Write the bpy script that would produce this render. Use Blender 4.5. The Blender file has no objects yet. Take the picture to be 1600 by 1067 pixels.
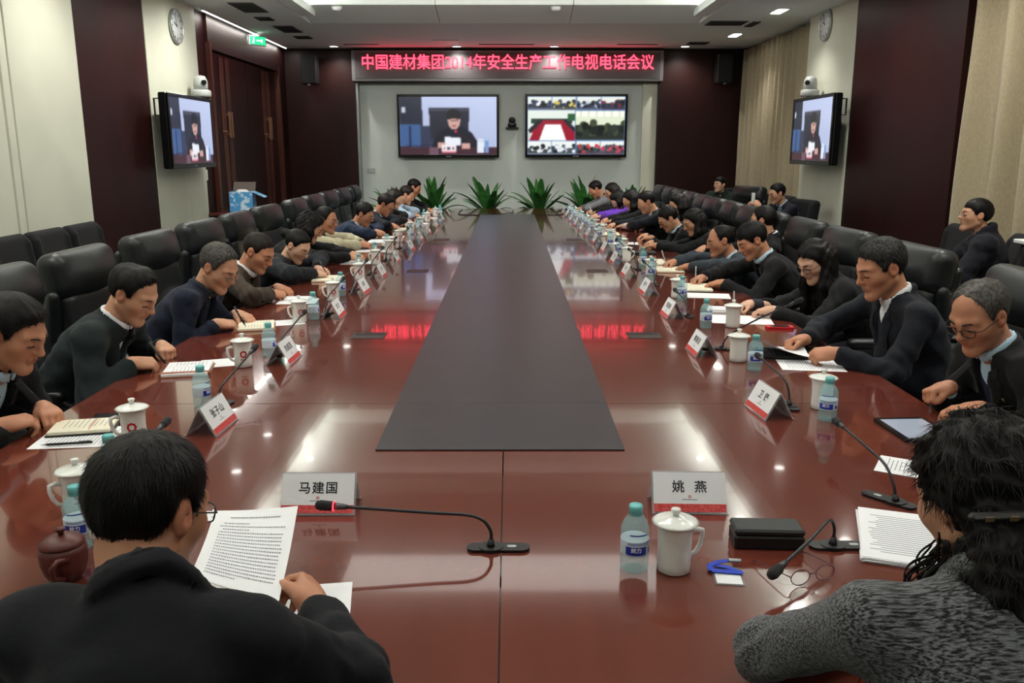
import bpy, math, random
import numpy as np
from mathutils import Matrix, Vector

scene = bpy.context.scene
COL = scene.collection
random.seed(7)
RNG = np.random.default_rng(11)

# ------------------------------------------------------------------ camera, world, exposure
F_PX, EYE = 1335.0, 1.68
PITCH = math.atan((533.5 - 234.0) / F_PX)
cam_d = bpy.data.cameras.new('camera')
cam_d.sensor_fit = 'HORIZONTAL'
cam_d.sensor_width = 36.0
cam_d.lens = 36.0 * F_PX / 1600.0
cam_d.clip_start = 0.05
cam_d.clip_end = 100
cam = bpy.data.objects.new('camera', cam_d)
COL.objects.link(cam)
cam.location = (0, 0, EYE)
cam.rotation_euler = (math.pi / 2 - PITCH, 0, -math.atan(4 / F_PX))
scene.camera = cam

world = bpy.data.worlds.new('world')
scene.world = world
world.use_nodes = True
world.node_tree.nodes['Background'].inputs[0].default_value = (0.5, 0.55, 0.55, 1)
world.node_tree.nodes['Background'].inputs[1].default_value = 0.05
scene.view_settings.view_transform = 'Standard'
scene.view_settings.look = 'None'
scene.view_settings.gamma = 1.0
scene.view_settings.use_curve_mapping = False
scene.view_settings.exposure = 0.12

CEIL = 3.45
COFFER = (-2.85, 2.72, -2.5, 12.95)       # raised middle of the ceiling, x0 x1 y0 y1
COFFER_Z = 3.78
LAMP_WHITE = (1.0, 0.97, 0.90)

def area_light(name, loc, sx, sy, power, rot=(0, 0, 0), color=LAMP_WHITE):
    l = bpy.data.lights.new(name, 'AREA')
    l.shape = 'RECTANGLE'
    l.size, l.size_y, l.energy, l.color = sx, sy, power, color
    o = bpy.data.objects.new(name, l)
    COL.objects.link(o)
    o.location, o.rotation_euler = loc, rot
    return o

def spot_light(name, loc, power, angle=110, blend=0.8, rot=(0, 0, 0), radius=0.05, color=LAMP_WHITE):
    l = bpy.data.lights.new(name, 'SPOT')
    l.energy, l.color, l.spot_size, l.spot_blend = power, color, math.radians(angle), blend
    l.shadow_soft_size = radius
    o = bpy.data.objects.new(name, l)
    COL.objects.link(o)
    o.location, o.rotation_euler = loc, rot
    return o

# luminous panels in the raised ceiling, all but the last added unseen for light (the panels themselves are built with the ceiling)
PANELS = [(-0.06, -1.2, 3.4, 0.7, 14), (-0.06, 1.8, 3.4, 0.7, 22), (-0.06, 4.6, 3.4, 0.6, 48), (-0.06, 7.45, 3.0, 0.7, 7)]
for px_, py_, w_, d_, e_ in PANELS:
    area_light('panel_light', (px_, py_, COFFER_Z - 0.05), w_, d_, e_)
# downlights along both long edges of the raised ceiling
EDGE_Y = [0.4, 2.6, 4.8, 6.7, 8.6, 10.6, 12.3]
EDGE_X = (-2.62, 2.5)
for ey in EDGE_Y:
    for ex in EDGE_X:
        spot_light('edge_spot', (ex, ey, COFFER_Z - 0.03), (16 if ey < 2 else 36) if ey < 10 else 190, 140, 0.7, rot=(math.radians(0 if ey < 10 else 18), 0, 0), radius=0.06)
# cove strips on the inner faces of the raised ceiling, shining up and inwards (the strips are built with the ceiling)
for sx_ in (-1, 1):
    xc = COFFER[0] + .03 if sx_ < 0 else COFFER[1] - .03
    area_light('cove_strip_light', (xc, 5.0, CEIL + .10), .05, 14.5, 55, (0, math.radians(140 * sx_), 0))
# cross beam added out of view; its strip brightens the sloping ceiling end
area_light('beam_strip_light', (-.065, 9.66, 3.70), 5.2, .06, 60, (math.radians(98), 0, 0))
# washers along both side walls, all unseen; left row added to brighten its wall
WASH_Y = {-1: [-1.5, 1.0, 3.4, 5.6, 7.6, 9.3, 10.6], 1: [-1.5, 1.0, 3.4, 5.4, 7.4, 9.4]}
for sx_ in (-1, 1):
    for wy in WASH_Y[sx_]:
        spot_light('wash_spot', (3.15 * sx_, wy, CEIL - .03), 40 if wy < 2 else 110, 150, 1.0, rot=(0, math.radians(-14 * sx_), 0), radius=.06)

# ------------------------------------------------------------------ helpers
def srgb(r, g, b):
    def f(c):
        c /= 255.0
        return c / 12.92 if c <= 0.04045 else ((c + 0.055) / 1.055) ** 2.4
    return (f(r), f(g), f(b))

MATS = {}
def mat(name, color=(0.5, 0.5, 0.5), rough=0.5, metal=0.0, emit=None, strength=1.0, spec=0.5, trans=0.0, ior=1.45,
        noise=None, bump=None, coat=0.0, coat_rough=0.05, sheen=0.0, attr=None, alpha=1.0, subsurf=0.0):
    """Principled material; noise=(scale_xyz, other_colour, detail, lo, hi) mixes a second colour; bump=(scale_xyz, strength)"""
    if name in MATS:
        return MATS[name]
    m = bpy.data.materials.new(name)
    m.use_nodes = True
    nt = m.node_tree
    b = nt.nodes['Principled BSDF']
    I = b.inputs
    I['Base Color'].default_value = (*color, 1)
    I['Roughness'].default_value = rough
    I['Metallic'].default_value = metal
    I['Specular IOR Level'].default_value = spec
    I['IOR'].default_value = ior
    I['Transmission Weight'].default_value = trans
    I['Coat Weight'].default_value = coat
    I['Coat Roughness'].default_value = coat_rough
    I['Sheen Weight'].default_value = sheen
    I['Alpha'].default_value = alpha
    if subsurf:
        I['Subsurface Weight'].default_value = subsurf
        I['Subsurface Radius'].default_value = (0.012, 0.005, 0.003)
        I['Subsurface Scale'].default_value = 1.0
    if emit is not None:
        I['Emission Color'].default_value = (*emit, 1)
        I['Emission Strength'].default_value = strength
    tc = None
    def coords(scale):
        nonlocal tc
        if tc is None:
            tc = nt.nodes.new('ShaderNodeTexCoord')
        mp = nt.nodes.new('ShaderNodeMapping')
        mp.inputs['Scale'].default_value = scale
        nt.links.new(tc.outputs['Object'], mp.inputs[0])
        return mp.outputs[0]
    if noise:
        sc, c2, det, lo, hi = noise
        n = nt.nodes.new('ShaderNodeTexNoise')
        n.inputs['Scale'].default_value = 1.0
        n.inputs['Detail'].default_value = det
        nt.links.new(coords(sc), n.inputs['Vector'])
        r = nt.nodes.new('ShaderNodeValToRGB')
        r.color_ramp.elements[0].position, r.color_ramp.elements[1].position = lo, hi
        r.color_ramp.elements[0].color = (*color, 1)
        r.color_ramp.elements[1].color = (*c2, 1)
        nt.links.new(n.outputs[0], r.inputs[0])
        nt.links.new(r.outputs[0], I['Base Color'])
    if attr:
        a = nt.nodes.new('ShaderNodeAttribute')
        a.attribute_name = 'Col'
        if attr == 'emit':
            nt.links.new(a.outputs['Color'], I['Emission Color'])
            I['Emission Strength'].default_value = strength
        else:
            nt.links.new(a.outputs['Color'], I['Base Color'])
    if bump:
        sc, st = bump
        n = nt.nodes.new('ShaderNodeTexNoise')
        n.inputs['Scale'].default_value = 1.0
        n.inputs['Detail'].default_value = 3
        nt.links.new(coords(sc), n.inputs['Vector'])
        bp = nt.nodes.new('ShaderNodeBump')
        bp.inputs['Strength'].default_value = st
        bp.inputs['Distance'].default_value = 0.01
        nt.links.new(n.outputs[0], bp.inputs['Height'])
        nt.links.new(bp.outputs[0], I['Normal'])
    MATS[name] = m
    return m

def tag(o, label=None, cat=None, group=None, kind=None):
    if label: o['label'] = label
    if cat: o['category'] = cat
    if group: o['group'] = group
    if kind: o['kind'] = kind
    return o

def link(o, parent=None, loc=None, rot=None):
    COL.objects.link(o)
    if parent is not None:
        o.parent = parent
    if loc is not None:
        o.location = loc
    if rot is not None:
        o.rotation_euler = rot
    return o

def empty(name, loc=(0, 0, 0), rz=0.0):
    o = bpy.data.objects.new(name, None)
    o.empty_display_size = 0.05
    return link(o, None, loc, (0, 0, rz))

def inst(name, me, parent=None, loc=None, rot=None):
    return link(bpy.data.objects.new(name, me), parent, loc, rot)

class MB:
    """collects simple solids into one mesh"""
    def __init__(s):
        s.v, s.f, s.m, s.sm = [], [], [], []
    def add(s, vs, fs, mi=0, smooth=False):
        o = len(s.v)
        s.v += [tuple(map(float, p)) for p in vs]
        for q in fs:
            s.f.append([i + o for i in q]); s.m.append(mi); s.sm.append(smooth)
        return s
    def box(s, c, d, bev=0.0, mi=0, M=None):
        cx, cy, cz = c
        hx, hy, hz = d[0] / 2, d[1] / 2, d[2] / 2
        if bev <= 0:
            vs = [(cx + sx * hx, cy + sy * hy, cz + sz * hz) for sx in (-1, 1) for sy in (-1, 1) for sz in (-1, 1)]
            fs = [(0, 1, 3, 2), (4, 6, 7, 5), (0, 4, 5, 1), (2, 3, 7, 6), (0, 2, 6, 4), (1, 5, 7, 3)]
        else:
            b = min(bev, hx * .99, hy * .99, hz * .99)
            vs, ix = [], {}
            for sx in (-1, 1):
                for sy in (-1, 1):
                    for sz in (-1, 1):
                        for a in range(3):
                            p = [hx - b, hy - b, hz - b]
                            p[a] = (hx, hy, hz)[a]
                            ix[(sx, sy, sz, a)] = len(vs)
                            vs.append((cx + sx * p[0], cy + sy * p[1], cz + sz * p[2]))
            fs = []
            S = (-1, 1)
            for q in S:
                r = [(1, 1), (1, -1), (-1, -1), (-1, 1)]
                if q > 0: r = r[::-1]
                fs.append([ix[(q, a, b_, 0)] for a, b_ in r][::1])
                fs.append([ix[(a, q, b_, 1)] for a, b_ in r][::-1])
                fs.append([ix[(a, b_, q, 2)] for a, b_ in r])
            for a in S:
                for c_ in S:
                    e = [ix[(a, c_, -1, 0)], ix[(a, c_, 1, 0)], ix[(a, c_, 1, 1)], ix[(a, c_, -1, 1)]]
                    fs.append(e if a * c_ < 0 else e[::-1])
                    e = [ix[(a, -1, c_, 0)], ix[(a, 1, c_, 0)], ix[(a, 1, c_, 2)], ix[(a, -1, c_, 2)]]
                    fs.append(e if a * c_ > 0 else e[::-1])
                    e = [ix[(-1, a, c_, 1)], ix[(1, a, c_, 1)], ix[(1, a, c_, 2)], ix[(-1, a, c_, 2)]]
                    fs.append(e if a * c_ < 0 else e[::-1])
            for a in S:
                for b_ in S:
                    for c_ in S:
                        t = [ix[(a, b_, c_, 0)], ix[(a, b_, c_, 1)], ix[(a, b_, c_, 2)]]
                        fs.append(t if a * b_ * c_ > 0 else t[::-1])
        if M is not None:
            vs = [tuple(M @ Vector(p)) for p in vs]
        return s.add(vs, fs, mi)
    def tube(s, pts, rad, n=8, mi=0, caps=True):
        pts = [Vector(p) for p in pts]
        if not hasattr(rad, '__len__'):
            rad = [rad] * len(pts)
        vs, fs = [], []
        ref = None
        for i, p in enumerate(pts):
            d = (pts[min(i + 1, len(pts) - 1)] - pts[max(i - 1, 0)])
            d.normalize()
            if ref is None:
                ref = Vector((0, 0, 1)) if abs(d.z) < 0.9 else Vector((1, 0, 0))
            a = d.cross(ref)
            if a.length < 1e-5:
                a = d.orthogonal()
            a.normalize()
            b = a.cross(d)
            ref = b
            for k in range(n):
                t = 2 * math.pi * k / n
                vs.append(p + (a * math.cos(t) + b * math.sin(t)) * rad[i])
        for i in range(len(pts) - 1):
            for k in range(n):
                k2 = (k + 1) % n
                fs.append((i * n + k, (i + 1) * n + k, (i + 1) * n + k2, i * n + k2))
        s.add(vs, fs, mi, True)
        if caps:
            o = len(s.v) - len(vs)
            s.f.append([o + k for k in range(n)]); s.m.append(mi); s.sm.append(False)
            s.f.append([o + (len(pts) - 1) * n + k for k in reversed(range(n))]); s.m.append(mi); s.sm.append(False)
        return s
    def lathe(s, prof, n=24, c=(0, 0, 0), mi=0, smooth=True):
        vs, fs = [], []
        for r, z in prof:
            for k in range(n):
                t = 2 * math.pi * k / n
                vs.append((c[0] + r * math.cos(t), c[1] + r * math.sin(t), c[2] + z))
        for i in range(len(prof) - 1):
            for k in range(n):
                k2 = (k + 1) % n
                fs.append((i * n + k, i * n + k2, (i + 1) * n + k2, (i + 1) * n + k))
        s.add(vs, fs, mi, smooth)
        o = len(s.v) - len(vs)
        if prof[0][0] > 1e-6:
            s.f.append([o + k for k in reversed(range(n))]); s.m.append(mi); s.sm.append(False)
        if prof[-1][0] > 1e-6:
            s.f.append([o + (len(prof) - 1) * n + k for k in range(n)]); s.m.append(mi); s.sm.append(False)
        return s
    def prism(s, poly, z0, z1, mi=0, M=None):
        n = len(poly)
        vs = [(x, y, z0) for x, y in poly] + [(x, y, z1) for x, y in poly]
        fs = [list(reversed(range(n))), list(range(n, 2 * n))]
        fs += [(i, (i + 1) % n, n + (i + 1) % n, n + i) for i in range(n)]
        if M is not None:
            vs = [tuple(M @ Vector(p)) for p in vs]
        return s.add(vs, fs, mi)
    def mesh(s, name, mats, smooth=None):
        me = bpy.data.meshes.new(name)
        me.from_pydata(s.v, [], s.f)
        for m in (mats if isinstance(mats, (list, tuple)) else [mats]):
            me.materials.append(m)
        me.polygons.foreach_set('material_index', s.m)
        me.polygons.foreach_set('use_smooth', s.sm if smooth is None else [smooth] * len(s.f))
        me.update()
        return me
    def obj(s, name, mats, parent=None, loc=None, rot=None, smooth=None):
        return inst(name, s.mesh(name, mats, smooth), parent, loc, rot)

def rrect(w, h, r, n=5, cx=0, cy=0):
    out = []
    for qx, qy, a0 in ((1, 1, 0), (-1, 1, 90), (-1, -1, 180), (1, -1, 270)):
        for k in range(n + 1):
            a = math.radians(a0 + 90 * k / n)
            out.append((cx + qx * (w / 2 - r) + r * math.cos(a), cy + qy * (h / 2 - r) + r * math.sin(a)))
    return out

def struct(o):
    o['kind'] = 'structure'
    return o

def text_mesh(body, size, material, extrude=0.0005, offset=0.0, spacing=1.0):
    c = bpy.data.curves.new('lettering', 'FONT')
    c.body, c.size, c.extrude, c.offset = body, size, extrude, offset
    c.align_x, c.align_y = 'CENTER', 'CENTER'
    c.space_character = spacing
    c.resolution_u = 3
    o = bpy.data.objects.new('lettering', c)
    COL.objects.link(o)
    bpy.context.view_layer.update()
    dg = bpy.context.evaluated_depsgraph_get()
    me = bpy.data.meshes.new_from_object(o.evaluated_get(dg))
    bpy.data.objects.remove(o)
    bpy.data.curves.remove(c)
    me.materials.clear()
    me.materials.append(material)
    me.name = 'lettering'
    return me

def np_mesh(name, V, F4, mats, F3=None, smooth=True, colors=None):
    me = bpy.data.meshes.new(name)
    n4 = len(F4) if F4 is not None else 0
    n3 = len(F3) if F3 is not None else 0
    me.vertices.add(len(V))
    me.vertices.foreach_set('co', np.asarray(V, np.float32).ravel())
    loops = []
    if n4: loops.append(np.asarray(F4, np.int32).ravel())
    if n3: loops.append(np.asarray(F3, np.int32).ravel())
    loops = np.concatenate(loops)
    me.loops.add(len(loops))
    me.loops.foreach_set('vertex_index', loops)
    me.polygons.add(n4 + n3)
    starts = np.concatenate([np.arange(n4) * 4, n4 * 4 + np.arange(n3) * 3]).astype(np.int32)
    me.polygons.foreach_set('loop_start', starts)
    me.polygons.foreach_set('use_smooth', np.full(n4 + n3, smooth))
    for m in (mats if isinstance(mats, (list, tuple)) else [mats]):
        me.materials.append(m)
    if colors is not None:
        a = me.color_attributes.new('Col', 'FLOAT_COLOR', 'POINT')
        a.data.foreach_set('color', np.concatenate([np.asarray(colors, np.float32), np.ones((len(V), 1), np.float32)], 1).ravel())
    me.update(calc_edges=True)
    me.validate()
    return me

# ------------------------------------------------------------------ distance-field modelling (smooth organic shapes)
def smin(a, b, k):
    if k <= 0:
        return np.minimum(a, b)
    h = np.maximum(k - np.abs(a - b), 0) / k
    return np.minimum(a, b) - h * h * (k * 0.25)

class SDF:
    def __init__(s, lo, hi, h):
        s.h = h
        s.lo = np.asarray(lo, float) - 3 * h
        s.n = np.ceil((np.asarray(hi, float) - s.lo) / h).astype(int) + 4
        s.f = np.full(tuple(s.n), 1.0, np.float32)
        s.ax = [(s.lo[i] + h * np.arange(s.n[i])).astype(np.float32) for i in range(3)]
    def region(s, lo, hi):
        a = np.clip(np.floor((np.asarray(lo) - s.lo) / s.h).astype(int), 0, s.n)
        b = np.clip(np.ceil((np.asarray(hi) - s.lo) / s.h).astype(int) + 1, 0, s.n)
        sl = tuple(slice(int(a[i]), int(b[i])) for i in range(3))
        X = s.ax[0][sl[0]][:, None, None]; Y = s.ax[1][sl[1]][None, :, None]; Z = s.ax[2][sl[2]][None, None, :]
        return sl, X, Y, Z
    def put(s, sl, d, k, cut=False):
        if cut:
            s.f[sl] = -smin(-s.f[sl], d, k)
        else:
            s.f[sl] = smin(s.f[sl], d, k)
    def cone(s, a, b, r1, r2=None, k=0.02, cut=False):
        r2 = r1 if r2 is None else r2
        a = np.asarray(a, np.float32); b = np.asarray(b, np.float32)
        m = max(r1, r2) + k + 2 * s.h
        sl, X, Y, Z = s.region(np.minimum(a, b) - m, np.maximum(a, b) + m)
        ab = b - a
        L = float(ab @ ab) + 1e-12
        px, py, pz = X - a[0], Y - a[1], Z - a[2]
        t = np.clip((px * ab[0] + py * ab[1] + pz * ab[2]) / L, 0, 1)
        d = np.sqrt((px - t * ab[0]) ** 2 + (py - t * ab[1]) ** 2 + (pz - t * ab[2]) ** 2) - (r1 + t * (r2 - r1))
        s.put(sl, d, k, cut)
    def ball(s, c, r, k=0.02, cut=False):
        s.cone(c, c, r, r, k, cut)
    def ell(s, c, r, R=None, k=0.02, cut=False):
        c = np.asarray(c, np.float32)
        m = max(r) + k + 2 * s.h
        if R is None:
            ext = np.asarray(r) + k + 2 * s.h
        else:
            ext = np.sqrt(((np.asarray(R) * np.asarray(r)[None, :]) ** 2).sum(1)) + k + 2 * s.h
        sl, X, Y, Z = s.region(c - ext, c + ext)
        px, py, pz = X - c[0], Y - c[1], Z - c[2]
        if R is not None:
            px, py, pz = (R[0][i] * px + R[1][i] * py + R[2][i] * pz for i in range(3))
        a = np.sqrt((px / r[0]) ** 2 + (py / r[1]) ** 2 + (pz / r[2]) ** 2)
        b = np.sqrt((px / r[0] ** 2) ** 2 + (py / r[1] ** 2) ** 2 + (pz / r[2] ** 2) ** 2) + 1e-6
        s.put(sl, a * (a - 1.0) / b, k, cut)
    def rbox(s, c, half, rad, R=None, k=0.0, cut=False):
        c = np.asarray(c, np.float32)
        ext = np.asarray(half) if R is None else np.abs(np.asarray(R)) @ np.asarray(half)
        ext = ext + k + 3 * s.h
        sl, X, Y, Z = s.region(c - ext, c + ext)
        px, py, pz = X - c[0], Y - c[1], Z - c[2]
        if R is not None:
            px, py, pz = (R[0][i] * px + R[1][i] * py + R[2][i] * pz for i in range(3))
        qx, qy, qz = (np.abs(p) - (h - rad) for p, h in zip((px, py, pz), half))
        d = np.sqrt(np.maximum(qx, 0) ** 2 + np.maximum(qy, 0) ** 2 + np.maximum(qz, 0) ** 2) + np.minimum(np.maximum(qx, np.maximum(qy, qz)), 0) - rad
        s.put(sl, d, k, cut)
    def grid(s):
        return s.ax[0][:, None, None], s.ax[1][None, :, None], s.ax[2][None, None, :]
    def surface(s):
        f = s.f
        ins = f < 0
        c = np.zeros(tuple(s.n - 1), np.uint8)
        for i in (0, 1):
            for j in (0, 1):
                for k in (0, 1):
                    c += ins[i:f.shape[0] - 1 + i, j:f.shape[1] - 1 + j, k:f.shape[2] - 1 + k]
        act = (c > 0) & (c < 8)
        I = np.argwhere(act)
        idx = np.full(act.shape, -1, np.int32)
        idx[act] = np.arange(len(I))
        cv = {}
        for i in (0, 1):
            for j in (0, 1):
                for k in (0, 1):
                    cv[(i, j, k)] = f[I[:, 0] + i, I[:, 1] + j, I[:, 2] + k]
        acc = np.zeros((len(I), 3)); cnt = np.zeros(len(I))
        for a in range(3):
            o1, o2 = [x for x in range(3) if x != a]
            for p in (0, 1):
                for q in (0, 1):
                    c0 = [0, 0, 0]; c0[o1] = p; c0[o2] = q
                    c1 = list(c0); c1[a] = 1
                    v0, v1 = cv[tuple(c0)], cv[tuple(c1)]
                    x = (v0 < 0) != (v1 < 0)
                    t = np.where(x, v0 / np.where(x, v0 - v1, 1), 0)
                    pos = np.zeros((len(I), 3)) + np.array(c0, float)
                    pos[:, a] = t
                    acc += pos * x[:, None]
                    cnt += x
        V = s.lo + (I + acc / cnt[:, None]) * s.h
        Q = []
        for a in range(3):
            o1, o2 = (a + 1) % 3, (a + 2) % 3
            s0 = [slice(None)] * 3; s1 = [slice(None)] * 3
            s0[a] = slice(0, f.shape[a] - 1); s1[a] = slice(1, f.shape[a])
            x0 = ins[tuple(s0)]
            x = x0 != ins[tuple(s1)]
            E = np.argwhere(x)
            E = E[(E[:, o1] > 0) & (E[:, o2] > 0) & (E[:, o1] < f.shape[o1] - 1) & (E[:, o2] < f.shape[o2] - 1)]
            fl = x0[E[:, 0], E[:, 1], E[:, 2]]
            cs = []
            for d1, d2 in ((-1, -1), (0, -1), (0, 0), (-1, 0)):
                q = E.copy(); q[:, o1] += d1; q[:, o2] += d2
                cs.append(idx[q[:, 0], q[:, 1], q[:, 2]])
            q = np.stack(cs, 1)
            q[~fl] = q[~fl][:, ::-1]
            Q.append(q)
        Q = np.concatenate(Q)
        Q = Q[(Q >= 0).all(1)]
        return V, Q
# ------------------------------------------------------------------ materials of the room
M_wood = mat('dark_red_wood_veneer', srgb(42, 15, 13), 0.45, spec=.3, noise=((3, 3, 0.6), srgb(31, 10, 9), 4, 0.3, 0.75), bump=((60, 60, 4), 0.03))
M_wood_light = mat('brown_wood_strip', srgb(92, 52, 42), 0.35, noise=((4, 4, 0.7), srgb(70, 36, 30), 3, 0.3, 0.7))
M_cream = mat('cream_green_panel', srgb(214, 216, 198), 0.6, noise=((2, 2, 2), srgb(205, 208, 190), 2, 0.3, 0.7), bump=((300, 300, 300), 0.05))
M_niche = mat('pale_grey_green_panel', srgb(206, 214, 208), 0.6, noise=((1.5, 1.5, 1.5), srgb(196, 205, 200), 2, 0.3, 0.7))
M_ceil = mat('ceiling_paint', srgb(230, 235, 232), 0.7, noise=((1, 1, 1), srgb(224, 230, 227), 2, 0.3, 0.7))
M_ceil_in = mat('raised_ceiling_paint', srgb(222, 228, 224), 0.7)
M_groove = mat('dark_groove', srgb(40, 42, 40), 0.6)
M_curtain = mat('linen_curtain', srgb(172, 160, 132), 0.85, noise=((120, 120, 30), srgb(156, 144, 117), 3, 0.35, 0.7), bump=((400, 400, 60), 0.2), sheen=0.2)
M_carpet = mat('grey_carpet', srgb(132, 134, 135), 0.95, noise=((60, 60, 60), srgb(108, 110, 112), 4, 0.3, 0.7), bump=((300, 300, 300), 0.4))
M_table = mat('mahogany_table', srgb(108, 52, 40), 0.12, noise=((14, 1.1, 5), srgb(97, 45, 34), 1, 0.15, 0.9), coat=0.6, coat_rough=0.035)
M_table_dark = mat('mahogany_edge', srgb(86, 34, 27), 0.2, noise=((6, 6, 20), srgb(64, 24, 20), 4, 0.3, 0.7), coat=0.3)
M_runner = mat('charcoal_inlay', srgb(54, 56, 60), 0.28, noise=((1.2, 260, 1), srgb(45, 46, 50), 2, 0.35, 0.65), bump=((2, 600, 2), 0.06))
M_leather = mat('black_leather', srgb(26, 30, 32), 0.38, noise=((9, 9, 9), srgb(21, 25, 26), 2, 0.3, 0.7), bump=((160, 160, 160), 0.08))
M_fabric = mat('black_chair_fabric', srgb(26, 27, 30), 0.85, noise=((200, 200, 200), srgb(20, 21, 23), 2, 0.3, 0.7), bump=((500, 500, 500), 0.2), sheen=0.03, spec=.3)
M_black = mat('black_plastic', srgb(22, 23, 25), 0.4)
M_black_gloss = mat('black_gloss_plastic', srgb(16, 17, 19), 0.15)
M_grey_metal = mat('brushed_grey_metal', srgb(150, 150, 150), 0.35, 0.9)
M_bronze = mat('bronze_handle', srgb(170, 130, 105), 0.35, 0.8)
M_grey_plastic = mat('grey_plastic', srgb(170, 174, 172), 0.45)
M_white_plastic = mat('white_plastic', srgb(225, 228, 226), 0.45)
M_porcelain = mat('white_porcelain', srgb(232, 234, 228), 0.12, coat=0.5, coat_rough=0.03)
M_red_print = mat('red_print', srgb(190, 30, 40), 0.4)
M_paper = mat('white_paper', srgb(236, 238, 240), 0.7)
M_ivory = mat('ivory_notebook_paper', srgb(238, 232, 208), 0.7)
M_ink = mat('black_ink', srgb(24, 24, 28), 0.6)
M_grey_ink = mat('grey_print', srgb(120, 122, 128), 0.6)
M_tan_leather = mat('tan_leather', srgb(150, 92, 66), 0.5)
M_black_cover = mat('black_notebook_cover', srgb(28, 28, 32), 0.5)
M_red_band = mat('red_card_band', srgb(204, 62, 62), 0.5, noise=((120, 120, 120), srgb(220, 92, 90), 1, 0.4, 0.6))
M_acrylic = mat('clear_acrylic', srgb(226, 230, 234), 0.04, spec=0.7, alpha=0.22)
M_pet = mat('teal_clear_bottle', srgb(158, 226, 232), 0.05, spec=0.8, alpha=0.3)
M_cap = mat('aqua_cap', srgb(128, 214, 214), 0.3, trans=0.25, ior=1.4)
M_label = mat('pale_bottle_label', srgb(214, 228, 238), 0.35, alpha=0.75)
M_blue_print = mat('blue_print', srgb(28, 52, 160), 0.4)
M_led_green = mat('exit_sign_green', srgb(10, 60, 40), 0.5, emit=srgb(40, 230, 150), strength=1.2)
M_led_red = mat('led_red', srgb(60, 0, 5), 0.5, emit=(1.0, 0.045, 0.09), strength=3.6)
M_led_face = mat('led_sign_face', srgb(92, 88, 90), 0.45, noise=((240, 240, 240), srgb(78, 75, 78), 1, 0.4, 0.6))
M_lamp = mat('lit_lamp', (0.8, 0.8, 0.8), 0.5, emit=(1.0, 0.97, 0.9), strength=14.0)
M_lamp_panel = mat('lit_ceiling_panel', (0.8, 0.8, 0.8), 0.5, emit=(1.0, 0.97, 0.9), strength=1.0)
M_screen = mat('screen_picture', (0.01, 0.01, 0.01), 0.2, attr='emit', strength=1.0)
M_leaf = mat('green_leaf', srgb(66, 128, 58), 0.4, noise=((14, 14, 14), srgb(42, 98, 44), 2, 0.3, 0.7))
M_pot = mat('dark_clay_pot', srgb(60, 50, 46), 0.6)
M_clay = mat('purple_clay', srgb(92, 42, 36), 0.4, noise=((40, 40, 40), srgb(80, 34, 30), 2, 0.3, 0.7))

def slab(name, x0, x1, y0, y1, z0, z1, m, parent=None, bev=0.0):
    c = ((x0 + x1) / 2, (y0 + y1) / 2, (z0 + z1) / 2)
    b = MB().box((0, 0, 0), (x1 - x0, y1 - y0, z1 - z0), bev)
    return b.obj(name, m, parent, c)

XL, XR, YF, YB = -4.0, 4.15, 16.1, -4.0
# floor
struct(slab('floor', -5.2, 5.2, YB - .1, 16.8, -0.1, 0.0, M_carpet))
# ceiling: a low band all round and a raised middle
cx0, cx1, cy0, cy1 = COFFER
ceil_root = struct(empty('ceiling', (0, 6, CEIL)))
def cpart(name, x0, x1, y0, y1, z0, z1, m):
    o = slab(name, x0, x1, y0, y1, z0, z1, m)
    o.location = Vector(o.location) - Vector((0, 6, CEIL))
    o.parent = ceil_root
    return o
cpart('soffit', -5.2, cx0, YB, 16.8, CEIL, CEIL + .45, M_ceil)
cpart('soffit', cx1, 5.2, YB, 16.8, CEIL, CEIL + .45, M_ceil)
cpart('soffit', cx0, cx1, cy1, 16.8, CEIL, CEIL + .45, M_ceil)
cpart('soffit', cx0, cx1, YB, cy0, CEIL, CEIL + .45, M_ceil)
cpart('raised_ceiling', cx0 - .05, cx1 + .05, cy0 - .05, cy1 + .05, COFFER_Z, COFFER_Z + .1, M_ceil_in)
# sloping panels at the far end of the raised part, three boards wide
for k in range(3):
    w = (cx1 - cx0) / 3
    xa, xb = cx0 + w * k + .004, cx0 + w * (k + 1) - .004
    mb = MB().add([(xa, cy1 - .002, CEIL), (xb, cy1 - .002, CEIL), (xb, 12.15, CEIL + .125), (xa, 12.15, CEIL + .125),
                   (xa, cy1 - .002, CEIL + .02), (xb, cy1 - .002, CEIL + .02), (xb, 12.15, COFFER_Z), (xa, 12.15, COFFER_Z)],
                  [(0, 1, 2, 3), (3, 2, 6, 7), (0, 3, 7, 4), (1, 5, 6, 2), (0, 4, 5, 1), (4, 7, 6, 5)])
    o = mb.obj('sloped_panel', M_ceil_in, ceil_root, (0, -6, -CEIL))

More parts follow.
